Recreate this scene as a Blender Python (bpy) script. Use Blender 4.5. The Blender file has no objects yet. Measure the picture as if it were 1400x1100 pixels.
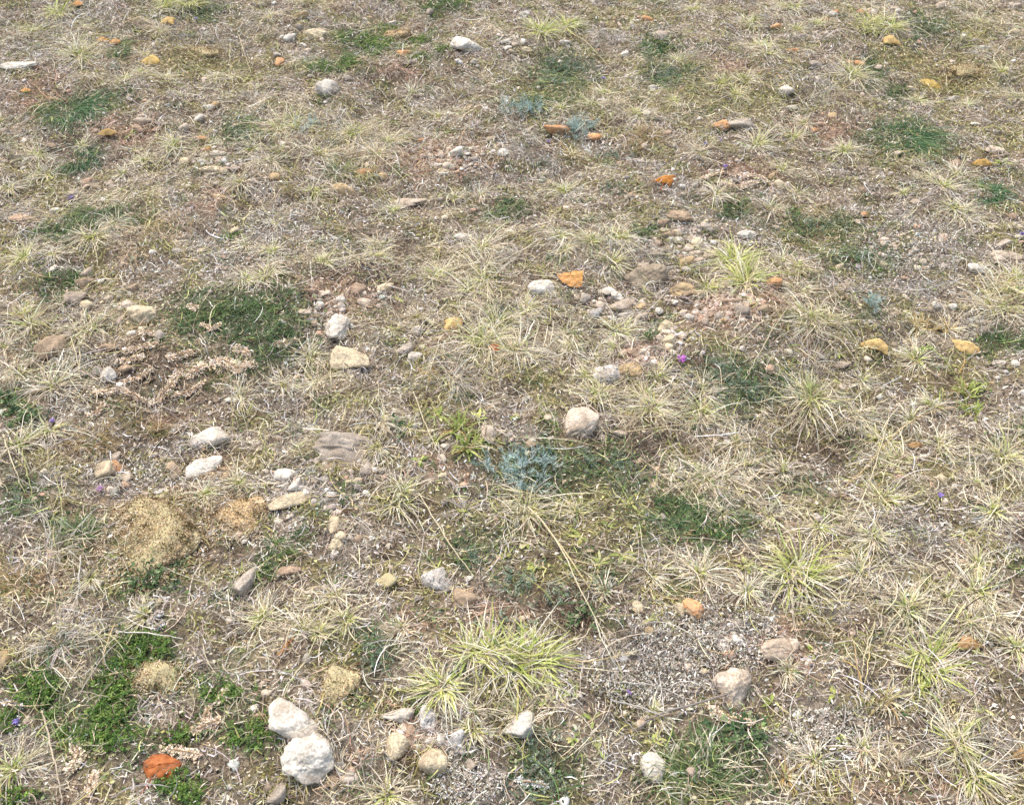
import bpy, math
import numpy as np
from mathutils import Vector, Matrix

rng = np.random.default_rng(11)
SC = bpy.context.scene
COL = SC.collection
PI = math.pi

# ------------------------------------------------------------------ camera
FPX = 1361.0
HC = 1.5
PITCH = math.atan(1294.0 / FPX)
SP, CP = math.sin(PITCH), math.cos(PITCH)
cam = bpy.data.cameras.new('camera')
cam.lens = 35; cam.sensor_width = 36; cam.clip_end = 500; cam.clip_start = 0.05
cob = bpy.data.objects.new('camera', cam); COL.objects.link(cob)
cob.location = (0, 0, HC); cob.rotation_euler = (PI/2 - PITCH, 0, 0)
SC.camera = cob

# ------------------------------------------------------------------ terrain height
hr = np.random.default_rng(3)
WAVES = []
for lam, amp, n in ((1.1, .013, 5), (0.5, .010, 7), (0.2, .0045, 9), (0.08, .0020, 10)):
    for _ in range(n):
        a = hr.uniform(0, 2*PI); k = 2*PI/(lam*hr.uniform(.75, 1.3))
        WAVES.append((k*math.cos(a), k*math.sin(a), hr.uniform(0, 6.28), amp*hr.uniform(.6, 1.2)/math.sqrt(n)*1.4))
def height(x, y):
    x = np.asarray(x, float); y = np.asarray(y, float)
    z = np.zeros(np.broadcast(x, y).shape)
    for kx, ky, ph, am in WAVES: z += am*np.sin(kx*x + ky*y + ph)
    return z
def at(px, py, zo=0.0):
    px = np.asarray(px, float); py = np.asarray(py, float)
    u = px - 700.0; v = py - 550.0
    dx = u; dy = FPX*CP - v*SP; dz = -(FPX*SP + v*CP)
    z = np.zeros(np.broadcast(px, py).shape) + zo
    for _ in range(5):
        t = (z - HC)/dz
        x, y = dx*t, dy*t
        z = height(x, y) + zo
    return x, y, z
def proj(x, y, z=0.0):
    yy = y; zz = z - HC
    dep = yy*CP - zz*SP
    up = yy*SP + zz*CP
    return 700 + FPX*x/dep, 550 - FPX*up/dep
def scl(py): return CP*(py + 744.0)/HC          # pixels per metre at a row
def sl(c):
    c = np.asarray(c, float)/255.0
    return np.where(c <= .04045, c/12.92, ((c + .055)/1.055)**2.4)

# ------------------------------------------------------------------ mesh helpers
def build(name, V, F, C=None, mat=None, parent=None, loc=None, smooth=True):
    V = np.ascontiguousarray(V, dtype=np.float32).reshape(-1, 3)
    if loc is not None: V = V - np.asarray(loc, np.float32)
    me = bpy.data.meshes.new(name)
    F = np.ascontiguousarray(F, dtype=np.int32)
    k = F.shape[1]; nf = F.shape[0]
    me.vertices.add(len(V)); me.vertices.foreach_set('co', V.ravel())
    me.loops.add(nf*k); me.loops.foreach_set('vertex_index', F.ravel())
    me.polygons.add(nf)
    me.polygons.foreach_set('loop_start', np.arange(0, nf*k, k, dtype=np.int32))
    me.polygons.foreach_set('loop_total', np.full(nf, k, dtype=np.int32))
    if smooth: me.polygons.foreach_set('use_smooth', np.ones(nf, dtype=bool))
    me.update(calc_edges=True)
    if C is not None:
        a = me.color_attributes.new('Col', 'FLOAT_COLOR', 'POINT')
        cc = np.ones((len(V), 4), np.float32); cc[:, :3] = np.asarray(C, np.float32).reshape(-1, 3)
        a.data.foreach_set('color', cc.ravel())
    if mat: me.materials.append(mat)
    ob = bpy.data.objects.new(name, me); COL.objects.link(ob)
    if parent is not None: ob.parent = parent
    elif loc is not None: ob.location = loc
    return ob
def empty(name, loc):
    o = bpy.data.objects.new(name, None); COL.objects.link(o); o.location = loc
    o.empty_display_size = .02
    return o
def ribbons(P, side, w, C, crease=0.0):
    """P (n,S,3) side (n,S,3) w (n,S) C (n,3)|(n,S,3)."""
    n, S, _ = P.shape
    if side.ndim == 2: side = np.repeat(side[:, None, :], S, 1)
    if C.ndim == 2: C = np.repeat(C[:, None, :], S, 1)
    half = side*w[..., None]*.5
    if crease:
        mid = P.copy(); mid[..., 2] -= w*crease
        V = np.stack([P - half, mid, P + half], 2); m = 3
    else:
        V = np.stack([P - half, P + half], 2); m = 2
    idx = np.arange(n*S*m).reshape(n, S, m)
    a = idx[:, :-1, :-1]; b = idx[:, :-1, 1:]; c = idx[:, 1:, 1:]; d = idx[:, 1:, :-1]
    F = np.stack([a, b, c, d], -1).reshape(-1, 4)
    CC = np.repeat(C[:, :, None, :], m, 2)
    return V.reshape(-1, 3), F, CC.reshape(-1, 3)
def join(parts):
    Vs, Fs, Cs = [], [], []; o = 0
    for V, F, C in parts:
        if len(V) == 0: continue
        Vs.append(V); Fs.append(F + o); Cs.append(C); o += len(V)
    return np.concatenate(Vs), np.concatenate(Fs), np.concatenate(Cs)
def tube(pts, rad, col, k=6):
    pts = np.asarray(pts, float); S = len(pts); rad = np.broadcast_to(rad, (S,))
    T = np.gradient(pts, axis=0); T /= np.linalg.norm(T, axis=1)[:, None] + 1e-9
    ref = np.array([0.13, 0.21, 1.0])
    A = np.cross(T, ref); A /= np.linalg.norm(A, axis=1)[:, None] + 1e-9
    B = np.cross(T, A)
    th = np.linspace(0, 2*PI, k, endpoint=False)
    V = pts[:, None, :] + rad[:, None, None]*(np.cos(th)[None, :, None]*A[:, None, :] + np.sin(th)[None, :, None]*B[:, None, :])
    i = np.arange(S*k).reshape(S, k)
    a = i[:-1]; b = np.roll(i[:-1], -1, 1); c = np.roll(i[1:], -1, 1); d = i[1:]
    F = np.stack([a, b, c, d], -1).reshape(-1, 4)
    C = np.repeat(np.broadcast_to(np.asarray(col, float), (S, 3))[:, None, :], k, 1)
    return V.reshape(-1, 3), F, C.reshape(-1, 3)
DESAT = .16
def pick(pal, n, jit=.12, r=None):
    r = r or rng
    cols = np.array([sl(c[:3]) for c in pal]); w = np.array([c[3] for c in pal], float); w /= w.sum()
    g = cols @ np.array([.25, .6, .15]); ds = np.where(cols[:, 1] > cols[:, 0]*.97, .03, DESAT)[:, None]; cols = cols*(1-ds) + g[:, None]*ds*np.array([1.04, .995, .92])
    k = r.choice(len(pal), n, p=w)
    return cols[k]*np.exp(r.normal(0, jit, (n, 1)))*np.exp(r.normal(0, .03, (n, 3)))

# ------------------------------------------------------------------ materials
def nt(name):
    m = bpy.data.materials.new(name); m.use_nodes = True
    n = m.node_tree; n.nodes.clear(); return m, n, n.nodes, n.links
def mat_strand(name, rough=.75, trans=0.0, spec=.25):
    m, n, N, L = nt(name)
    at_ = N.new('ShaderNodeAttribute'); at_.attribute_name = 'Col'
    nz = N.new('ShaderNodeTexNoise'); nz.inputs['Scale'].default_value = 220; nz.inputs['Detail'].default_value = 2
    tc = N.new('ShaderNodeTexCoord'); L.new(tc.outputs['Object'], nz.inputs['Vector'])
    mr = N.new('ShaderNodeMapRange'); mr.inputs['To Min'].default_value = .72; mr.inputs['To Max'].default_value = 1.28
    mr.inputs['From Min'].default_value = .3; mr.inputs['From Max'].default_value = .7
    L.new(nz.outputs['Fac'], mr.inputs['Value'])
    vm = N.new('ShaderNodeVectorMath'); vm.operation = 'SCALE'
    L.new(at_.outputs['Color'], vm.inputs[0]); L.new(mr.outputs['Result'], vm.inputs['Scale'])
    p = N.new('ShaderNodeBsdfPrincipled'); p.inputs['Roughness'].default_value = rough
    p.inputs['Specular IOR Level'].default_value = spec
    L.new(vm.outputs[0], p.inputs['Base Color'])
    o = N.new('ShaderNodeOutputMaterial')
    if trans:
        t = N.new('ShaderNodeBsdfTranslucent'); L.new(vm.outputs[0], t.inputs['Color'])
        mx = N.new('ShaderNodeMixShader'); mx.inputs[0].default_value = trans
        L.new(p.outputs[0], mx.inputs[1]); L.new(t.outputs[0], mx.inputs[2]); L.new(mx.outputs[0], o.inputs['Surface'])
    else: L.new(p.outputs[0], o.inputs['Surface'])
    return m
M_LIT = mat_strand('dry_litter', .8, 0, .2)
M_BLADE = mat_strand('grass_blade', .6, .25, .3)
M_LEAFY = mat_strand('green_foliage', .6, .25, .3)
M_CRUMB = mat_strand('soil_crumb', .95, 0, .1)
M_WOOD = mat_strand('dry_stalk', .75, 0, .2)

def mat_stone(name, speck=0.0, crust=None, crustamt=0.5, bump=.9, sc=1.0):
    m, n, N, L = nt(name)
    oi = N.new('ShaderNodeObjectInfo'); g = N.new('ShaderNodeNewGeometry')
    add = N.new('ShaderNodeVectorMath'); add.operation = 'ADD'
    L.new(g.outputs['Position'], add.inputs[0]); L.new(oi.outputs['Location'], add.inputs[1])
    n1 = N.new('ShaderNodeTexNoise'); n1.inputs['Scale'].default_value = 45*sc; n1.inputs['Detail'].default_value = 6; n1.inputs['Roughness'].default_value = .65
    n2 = N.new('ShaderNodeTexNoise'); n2.inputs['Scale'].default_value = 260*sc; n2.inputs['Detail'].default_value = 4
    for q in (n1, n2): L.new(add.outputs[0], q.inputs['Vector'])
    r1 = N.new('ShaderNodeMapRange'); r1.inputs['From Min'].default_value = .3; r1.inputs['From Max'].default_value = .7
    r1.inputs['To Min'].default_value = .5; r1.inputs['To Max'].default_value = 1.25
    L.new(n1.outputs['Fac'], r1.inputs['Value'])
    r2 = N.new('ShaderNodeMapRange'); r2.inputs['From Min'].default_value = .3; r2.inputs['From Max'].default_value = .7
    r2.inputs['To Min'].default_value = .68; r2.inputs['To Max'].default_value = 1.25
    L.new(n2.outputs['Fac'], r2.inputs['Value'])
    mu = N.new('ShaderNodeMath'); mu.operation = 'MULTIPLY'; L.new(r1.outputs[0], mu.inputs[0]); L.new(r2.outputs[0], mu.inputs[1])
    vs = N.new('ShaderNodeVectorMath'); vs.operation = 'SCALE'; L.new(oi.outputs['Color'], vs.inputs[0]); L.new(mu.outputs[0], vs.inputs['Scale'])
    last = vs.outputs[0]
    # earthy stains
    n3 = N.new('ShaderNodeTexNoise'); n3.inputs['Scale'].default_value = 28*sc; n3.inputs['Detail'].default_value = 5; n3.inputs['Roughness'].default_value = .7
    L.new(add.outputs[0], n3.inputs['Vector'])
    cr = N.new('ShaderNodeValToRGB'); cr.color_ramp.elements[0].position = .45; cr.color_ramp.elements[1].position = .66
    L.new(n3.outputs['Fac'], cr.inputs[0])
    mx = N.new('ShaderNodeMix'); mx.data_type = 'RGBA'
    ms = N.new('ShaderNodeMath'); ms.operation = 'MULTIPLY'; ms.inputs[1].default_value = .72; L.new(cr.outputs[0], ms.inputs[0])
    L.new(ms.outputs[0], mx.inputs[0]); L.new(last, mx.inputs[6]); mx.inputs[7].default_value = (.36, .27, .18, 1)
    last = mx.outputs[2]
    if crust:
        n4 = N.new('ShaderNodeTexNoise'); n4.inputs['Scale'].default_value = 60*sc; n4.inputs['Detail'].default_value = 8; n4.inputs['Roughness'].default_value = .8
        L.new(add.outputs[0], n4.inputs['Vector'])
        c4 = N.new('ShaderNodeValToRGB'); c4.color_ramp.elements[0].position = .62 - .25*crustamt; c4.color_ramp.elements[1].position = .7 - .25*crustamt
        L.new(n4.outputs['Fac'], c4.inputs[0])
        m4 = N.new('ShaderNodeMix'); m4.data_type = 'RGBA'; L.new(c4.outputs[0], m4.inputs[0]); L.new(last, m4.inputs[6]); m4.inputs[7].default_value = (*crust, 1)
        last = m4.outputs[2]
    if speck:
        vo = N.new('ShaderNodeTexNoise'); vo.inputs['Scale'].default_value = 150*sc; vo.inputs['Detail'].default_value = 3; vo.inputs['Roughness'].default_value = .8
        L.new(add.outputs[0], vo.inputs['Vector'])
        c5 = N.new('ShaderNodeValToRGB'); c5.color_ramp.elements[0].position = .55; c5.color_ramp.elements[1].position = .62
        L.new(vo.outputs['Fac'], c5.inputs[0])
        s5 = N.new('ShaderNodeMath'); s5.operation = 'MULTIPLY'; s5.inputs[1].default_value = speck; L.new(c5.outputs[0], s5.inputs[0])
        m5 = N.new('ShaderNodeMix'); m5.data_type = 'RGBA'; L.new(s5.outputs[0], m5.inputs[0]); L.new(last, m5.inputs[6]); m5.inputs[7].default_value = (.06, .065, .065, 1)
        last = m5.outputs[2]
    p = N.new('ShaderNodeBsdfPrincipled'); p.inputs['Roughness'].default_value = .88; p.inputs['Specular IOR Level'].default_value = .25
    L.new(last, p.inputs['Base Color'])
    bm = N.new('ShaderNodeBump'); bm.inputs['Strength'].default_value = bump; bm.inputs['Distance'].default_value = .004
    ad = N.new('ShaderNodeMath'); ad.operation = 'ADD'; L.new(n1.outputs['Fac'], ad.inputs[0])
    h2 = N.new('ShaderNodeMath'); h2.operation = 'MULTIPLY'; h2.inputs[1].default_value = .5; L.new(n2.outputs['Fac'], h2.inputs[0]); L.new(h2.outputs[0], ad.inputs[1])
    L.new(ad.outputs[0], bm.inputs['Height']); L.new(bm.outputs[0], p.inputs['Normal'])
    o = N.new('ShaderNodeOutputMaterial'); L.new(p.outputs[0], o.inputs['Surface'])
    return m
M_STONE = mat_stone('weathered_stone')
M_SPECK = mat_stone('speckled_stone', speck=.85)
M_CRUST = mat_stone('lichen_crusted_stone', crust=(.52, .45, .24), crustamt=.7, bump=.9)
M_MOSSY = mat_stone('mossy_stone', crust=(.16, .135, .04), crustamt=.35, bump=.9)
M_LEAF = None
def mat_leaf(name):
    m, n, N, L = nt(name)
    oi = N.new('ShaderNodeObjectInfo'); at_ = N.new('ShaderNodeAttribute'); at_.attribute_name = 'Col'
    tc = N.new('ShaderNodeTexCoord')
    n1 = N.new('ShaderNodeTexNoise'); n1.inputs['Scale'].default_value = 90; n1.inputs['Detail'].default_value = 6; n1.inputs['Roughness'].default_value = .6
    L.new(tc.outputs['Object'], n1.inputs['Vector'])
    cr = N.new('ShaderNodeValToRGB'); cr.color_ramp.elements[0].position = .25; cr.color_ramp.elements[1].position = .72
    cr.color_ramp.elements[0].color = (1.12, 1.14, 1.10, 1); cr.color_ramp.elements[1].color = (.66, .56, .46, 1)
    L.new(n1.outputs['Fac'], cr.inputs[0])
    n2 = N.new('ShaderNodeTexNoise'); n2.inputs['Scale'].default_value = 500; n2.inputs['Detail'].default_value = 2
    L.new(tc.outputs['Object'], n2.inputs['Vector'])
    c2 = N.new('ShaderNodeValToRGB'); c2.color_ramp.elements[0].position = .66; c2.color_ramp.elements[1].position = .72
    c2.color_ramp.elements[0].color = (1, 1, 1, 1); c2.color_ramp.elements[1].color = (.5, .35, .22, 1)
    L.new(n2.outputs['Fac'], c2.inputs[0])
    v1 = N.new('ShaderNodeVectorMath'); v1.operation = 'MULTIPLY'; L.new(at_.outputs['Color'], v1.inputs[0]); L.new(cr.outputs[0], v1.inputs[1])
    v2 = N.new('ShaderNodeVectorMath'); v2.operation = 'MULTIPLY'; L.new(v1.outputs[0], v2.inputs[0]); L.new(c2.outputs[0], v2.inputs[1])
    p = N.new('ShaderNodeBsdfPrincipled'); p.inputs['Roughness'].default_value = .6; p.inputs['Specular IOR Level'].default_value = .3
    L.new(v2.outputs[0], p.inputs['Base Color'])
    bm = N.new('ShaderNodeBump'); bm.inputs['Strength'].default_value = .4; bm.inputs['Distance'].default_value = .002
    L.new(n1.outputs['Fac'], bm.inputs['Height']); L.new(bm.outputs[0], p.inputs['Normal'])
    t = N.new('ShaderNodeBsdfTranslucent'); L.new(v2.outputs[0], t.inputs['Color'])
    mx = N.new('ShaderNodeMixShader'); mx.inputs[0].default_value = .15
    L.new(p.outputs[0], mx.inputs[1]); L.new(t.outputs[0], mx.inputs[2])
    o = N.new('ShaderNodeOutputMaterial'); L.new(mx.outputs[0], o.inputs['Surface'])
    return m
M_LEAF = mat_leaf('fallen_leaf')

# ------------------------------------------------------------------ ground-cover map: where each kind of litter lies
PATCH = {
 'green': "50,945,38,30 150,985,45,50 155,940,28,26 200,890,48,36 300,950,32,22 245,1005,24,14 345,1005,34,22 250,1080,34,22 320,440,90,32 370,470,50,30 130,300,60,14 75,322,45,14 85,392,28,16 690,280,30,14 470,52,14,11 510,60,30,16 440,95,24,9 480,85,18,11 575,55,18,8 605,10,34,10 165,72,10,18 770,95,42,26 915,105,36,15 900,70,26,12 940,710,60,34 1010,525,55,28 820,640,60,28 1195,100,12,18 1225,128,18,12 1180,350,55,18 1195,420,16,20 1370,468,44,14 835,800,22,18 1000,1010,60,30 960,1060,70,35 740,1060,40,45 515,890,24,28 205,790,46,22 110,725,40,20 30,680,30,20 15,560,28,24 270,12,40,12 1265,40,30,14 880,320,14,10 1005,292,20,12 760,640,90,30 330,185,26,14 100,155,40,16 1235,190,46,18 1120,305,50,14 745,145,40,18 640,755,40,22 1090,655,30,12",
 'olive': "840,628,40,18 1065,612,34,20 1105,578,36,20 1145,592,30,14 1195,638,32,16 1272,642,22,14 760,785,60,34 600,560,36,22 690,715,50,22 640,712,30,16 575,606,14,10 270,82,60,26 1310,100,60,28 1330,45,40,16 1180,492,36,14 1100,515,40,12 1160,455,36,12 1392,1078,20,26 462,915,34,22 870,300,26,14 20,365,30,14 60,240,30,14 1380,180,30,18 800,700,110,50 1040,700,30,20 590,800,30,16 860,25,60,14 1230,75,40,14 460,640,40,14 1280,520,50,16 1320,500,20,14 560,690,40,20 1000,130,90,30 760,120,60,24 1120,320,60,16 1250,215,60,16 330,100,40,20 1050,430,40,16 910,810,30,20 740,520,50,16",
 'tan': "205,315,42,22 180,348,34,14 300,620,44,14 325,705,34,22 210,700,60,30 1110,292,40,12 1250,210,36,12 235,80,60,18 1300,105,50,20 150,790,70,16 60,800,60,20 1100,865,50,16 200,480,60,40 250,510,60,30 1240,80,30,12 540,45,30,12 1020,600,30,12",
 'red': "600,640,30,14 880,488,30,16 1010,430,60,28 225,562,32,10 600,460,16,10 540,100,24,8 60,110,20,8 670,850,30,16 1075,885,30,20 1240,1078,60,12 470,1060,14,20 560,1005,20,18 460,410,50,22 1020,240,44,14 850,640,20,12 1100,480,16,8 290,280,26,10 575,855,26,18 990,885,16,16 1130,175,50,12 40,135,30,10 600,215,70,18 1000,95,30,10 180,185,40,14",
 'grey': "960,880,110,50 870,935,80,36 640,1070,60,34 180,645,70,24 240,620,40,16 1250,725,70,30 1370,735,50,30 1260,330,90,50 1240,385,70,22 1100,820,60,30 1000,320,50,30 870,355,60,30 120,495,50,26 1230,950,60,30 1130,1000,80,34 370,310,70,24 300,350,60,30 430,650,60,30 440,700,50,30 790,905,40,16 90,25,60,20 60,70,50,18 1100,120,50,18 860,45,50,14 700,215,50,20 60,1020,40,22 250,1020,30,16 700,300,40,12 1350,560,40,16 930,300,50,20",
 'dark': "740,832,100,34 490,380,60,16 1010,238,60,14 550,110,50,12 60,128,40,10 1130,598,60,18 1110,168,50,12 860,600,60,18 225,560,50,14 190,505,60,30 715,290,30,12 540,330,40,12 430,420,30,14 1150,180,40,14 100,195,40,8 1000,400,60,12 800,640,60,16 120,140,50,10 1090,420,40,14",
 'straw': "80,880,90,55 60,770,70,40 400,855,90,40 720,690,60,40 960,650,80,40 1090,775,90,55 1180,790,80,50 1320,800,80,50 1250,850,80,50 1300,1030,90,50 700,450,110,60 640,350,80,40 830,340,80,30 870,545,110,40 1110,545,90,40 1370,410,60,40 1110,435,60,30 90,440,90,40 100,60,70,24 400,170,90,24 250,215,60,18 960,120,110,30 840,150,90,24 1380,640,50,50 1190,690,80,36 900,790,80,30 640,510,60,30 500,360,80,26 440,590,80,30 150,270,90,22 1340,25,60,20 700,960,80,40 1180,30,60,14 500,190,100,34",
}
PT = list(PATCH)
PD = []
for k, t in enumerate(PT):
    for q in PATCH[t].split():
        a = [float(v) for v in q.split(',')]; PD.append((k, *a))
def fields(x, y, z=0.0):
    """weights (n, types) of the cover kinds at ground points"""
    px, py = proj(x, y, z)
    s = scl(py)/600.0
    # ragged outlines
    wx = px + s*(9*np.sin(y*41 + 1.3*np.sin(x*33)) + 6*np.sin(y*97 + x*20) + 4*np.sin(x*160+y*37))
    wy = py + s*(8*np.sin(x*45 + 1.7*np.sin(y*29)) + 5*np.sin(x*101 - y*22) + 3*np.sin(y*170-x*51))
    W = np.zeros((len(px), len(PT)))
    for k, cx, cy, rx, ry in PD:
        d = ((wx - cx)/rx)**2 + ((wy - cy)/ry)**2
        W[:, k] = np.maximum(W[:, k], np.exp(-np.minimum(d, 9)**1.6*.55))
    for t, sd_, lam, amp, thr in (('olive', 1, .13, .72, .12), ('green', 2, .10, .42, .75), ('dark', 3, .09, .6, .2), ('grey', 4, .16, .6, .35), ('straw', 5, .2, .6, .1), ('tan', 6, .15, .35, .7)):
        r = np.random.default_rng(sd_); v = np.zeros(len(px))
        for _ in range(8):
            k = r.normal(0, 1, 2); k *= 2*PI/(lam*r.uniform(.6, 1.7))/np.linalg.norm(k); v += np.sin(k[0]*x + k[1]*y + r.uniform(0, 6.28))
        v = np.clip((v/2 - thr)*1.1, 0, 1)*amp
        W[:, PT.index(t)] = np.maximum(W[:, PT.index(t)], v)
    return W
def in_view(x, y, m=1.0):
    px, py = proj(x, y)
    return (px > -360*m) & (px < 1400+360*m) & (py > -130*m) & (py < 1100+150*m) & (y > .35)
def scatter(n, m=1.0):
    out = []; tot = 0
    while tot < n:
        x = rng.uniform(-3.1, 3.1, n); y = rng.uniform(.38, 4.7, n)
        k = in_view(x, y, m); out.append(np.stack([x[k], y[k]], 1)); tot += k.sum()
    p = np.concatenate(out)[:n]
    return p[:, 0], p[:, 1]

PAL = {
 'base': [(232,219,193,18),(205,189,162,22),(178,161,138,18),(147,131,112,14),(104,90,75,10),(208,194,180,19),(239,235,225,9),(200,168,134,6),(173,169,108,7)],
 'green': [(84,110,60,26),(106,130,72,22),(68,88,56,16),(132,146,96,14),(176,166,128,12),(100,114,92,12)],
 'olive': [(170,162,84,24),(142,136,66,18),(190,182,104,20),(180,156,106,12),(112,100,62,10),(212,198,158,20)],
 'tan': [(218,192,146,30),(200,172,126,28),(230,212,174,18),(162,132,94,14),(180,162,134,10)],
 'red': [(196,158,126,24),(176,140,110,20),(212,184,154,22),(140,112,88,12),(220,202,180,22)],
 'grey': [(216,208,192,24),(182,172,156,22),(234,230,220,14),(148,136,118,16),(110,98,82,14),(200,180,154,14)],
 'dark': [(128,106,84,28),(98,82,66,22),(156,136,112,22),(196,178,152,16),(70,58,48,10)],
 'straw': [(228,214,178,34),(208,190,148,28),(186,166,126,14),(218,206,160,14),(150,130,102,8)],
}
def field_cols(x, y, jit=.14, amt=.85):
    W = fields(x, y)
    n = len(x)
    c = pick(PAL['base'], n, jit)
    order = ['straw','grey','tan','olive','dark','red','green']; jit = .2
    for t in order:
        k = rng.random(n) < W[:, PT.index(t)]*amt
        if k.any(): c[k] = pick(PAL[t], int(k.sum()), jit)
    return c, W

# ------------------------------------------------------------------ ground sheet
def axis_pts(lo, hi, step, far, n):
    core = np.arange(lo, hi + step/2, step)
    g = np.geomspace(step, far, n)
    return np.concatenate([(lo - np.cumsum(g))[::-1], core, hi + np.cumsum(g)])
gx = axis_pts(-3.1, 3.1, .0105, 30, 24); gy = axis_pts(.3, 4.6, .0105, 30, 24)
X, Y = np.meshgrid(gx, gy); Z = height(X, Y)
Z = Z + .0016*np.random.default_rng(5).standard_normal(Z.shape)
far = (np.abs(X) > 3.5) | (Y > 5.2) | (Y < -.3)
Z = np.where(far, height(X, Y), Z)
nx, ny = len(gx), len(gy)
idx = np.arange(nx*ny).reshape(ny, nx)
F = np.stack([idx[:-1, :-1], idx[:-1, 1:], idx[1:, 1:], idx[1:, :-1]], -1).reshape(-1, 4)
xf, yf = X.ravel(), Y.ravel()
gc = np.tile(sl((160, 143, 120)), (len(xf), 1))
near = ~far.ravel()
W = fields(xf[near], np.maximum(yf[near], .2))
GCOL = {'straw': (180,164,138), 'grey': (168,157,142), 'tan': (192,168,136), 'olive': (140,130,88), 'dark': (124,106,88), 'red': (170,140,114), 'green': (104,108,80)}
gn = gc[near]
for t in ['straw','grey','tan','olive','dark','red','green']:
    w = W[:, PT.index(t)][:, None]*.85
    gn = gn*(1-w) + sl(GCOL[t])*w
gc[near] = gn
def mat_ground():
    m, n, N, L = nt('stony_soil')
    at_ = N.new('ShaderNodeAttribute'); at_.attribute_name = 'Col'
    g = N.new('ShaderNodeNewGeometry')
    def noise(s, d, r=.6):
        q = N.new('ShaderNodeTexNoise'); q.inputs['Scale'].default_value = s; q.inputs['Detail'].default_value = d; q.inputs['Roughness'].default_value = r
        L.new(g.outputs['Position'], q.inputs['Vector']); return q
    a = noise(9, 5); b = noise(110, 6, .7); c = noise(420, 3, .7)
    def mr(q, lo, hi):
        r = N.new('ShaderNodeMapRange'); r.inputs['From Min'].default_value = .3; r.inputs['From Max'].default_value = .7
        r.inputs['To Min'].default_value = lo; r.inputs['To Max'].default_value = hi; L.new(q.outputs['Fac'], r.inputs['Value']); return r
    def mul(x, y):
        q = N.new('ShaderNodeMath'); q.operation = 'MULTIPLY'; L.new(x, q.inputs[0]); L.new(y, q.inputs[1]); return q.outputs[0]
    f = mul(mul(mr(a, .75, 1.2).outputs[0], mr(b, .4, 1.6).outputs[0]), mr(c, .5, 1.5).outputs[0])
    vs = N.new('ShaderNodeVectorMath'); vs.operation = 'SCALE'; L.new(at_.outputs['Color'], vs.inputs[0]); L.new(f, vs.inputs['Scale'])
    p = N.new('ShaderNodeBsdfPrincipled'); p.inputs['Roughness'].default_value = .95; p.inputs['Specular IOR Level'].default_value = .1
    L.new(vs.outputs[0], p.inputs['Base Color'])
    bm = N.new('ShaderNodeBump'); bm.inputs['Strength'].default_value = .9; bm.inputs['Distance'].default_value = .006
    s = N.new('ShaderNodeMath'); s.operation = 'ADD'; L.new(b.outputs['Fac'], s.inputs[0]); L.new(c.outputs['Fac'], s.inputs[1])
    L.new(s.outputs[0], bm.inputs['Height']); L.new(bm.outputs[0], p.inputs['Normal'])
    o = N.new('ShaderNodeOutputMaterial'); L.new(p.outputs[0], o.inputs['Surface'])
    return m
ground = build('ground', np.stack([xf, yf, Z.ravel()], 1), F, gc, mat_ground())
ground['kind'] = 'structure'; ground['label'] = 'dry stony ground of pale brown soil'; ground['category'] = 'ground'
def stuff(o, label, cat): o['kind'] = 'stuff'; o['label'] = label; o['category'] = cat

# ------------------------------------------------------------------ registry of things, labels given at the end
THINGS = []
def reg(o, look, cat, px, py, group=None, fixed=None, mark=None):
    o['category'] = cat
    if group: o['group'] = group
    THINGS.append(dict(o=o, look=look, cat=cat, px=px, py=py, fixed=fixed, mark=mark))

# ------------------------------------------------------------------ stones
def ico(sub):
    import bmesh
    b = bmesh.new(); bmesh.ops.create_icosphere(b, subdivisions=sub, radius=1)
    V = np.array([v.co[:] for v in b.verts]); F = np.array([[v.index for v in f.verts] for f in b.faces]); b.free()
    return V, F
ICO = {k: ico(k) for k in (1, 2, 3, 4, 5)}
def wob(V, f, r):
    o = np.zeros(len(V))
    for _ in range(7):
        k = r.normal(0, 1, 3); k *= f/np.linalg.norm(k)*r.uniform(.6, 1.5)
        o += np.sin(V @ k + r.uniform(0, 6.28))
    return o/7**.5/1.0
def stone_verts(sub, seed, ang=.5, rough=.05):
    r = np.random.default_rng(seed)
    D, F = ICO[sub]
    n = r.normal(0, 1, (16, 3)); n /= np.linalg.norm(n, axis=1)[:, None]
    d = r.uniform(.72, 1.05, 16)
    q = np.maximum(D @ n.T, 1e-3)/d                       # 1/dist to each plane
    p = 4 + 6*ang
    rad = 1/((q**p).sum(1)**(1/p))
    rad = rad/np.quantile(rad, .8)
    rad = rad*(1 + rough*wob(D, 5, r) + rough*.5*wob(D, 13, r) + rough*.25*wob(D, 30, r))
    V = D*rad[:, None]
    V -= (V.max(0)+V.min(0))/2; V /= np.abs(V).max(0)
    return V, F
SCOL = {'W': (238,230,214), 'C': (234,216,180), 'G': (190,178,162), 'P': (222,204,182), 'B': (188,164,136), 'O': (230,174,122), 'T': (218,190,144), 'D': (178,162,138), 'K': (226,220,210), 'Y': (226,206,158), 'M': (186,158,108), 'E': (206,176,148)}
SLOOK = {'W': 'white', 'C': 'cream', 'G': 'grey', 'P': 'pinkish beige', 'B': 'brownish', 'O': 'orange', 'T': 'tan', 'D': 'grey brown', 'K': 'white and black', 'Y': 'yellow crusted', 'M': 'mossy tan', 'E': 'rusty pink'}
VAR = {}
def stone_mesh(sub, k, mat):
    key = (sub, k, mat.name)
    if key not in VAR:
        V, F = stone_verts(sub, 100 + k, ang=(k % 5)/5, rough=.05 + .025*(k % 3))
        ob = build('stone', V, F, None, mat); me = ob.data
        bpy.data.objects.remove(ob); VAR[key] = me
    return VAR[key]
SSEED = 0
DEB = []
EDGE = []
STN = []
CRP = [(232,210,168,26),(212,184,138,28),(188,158,114,20),(244,230,198,12),(146,122,86,14)]
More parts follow.
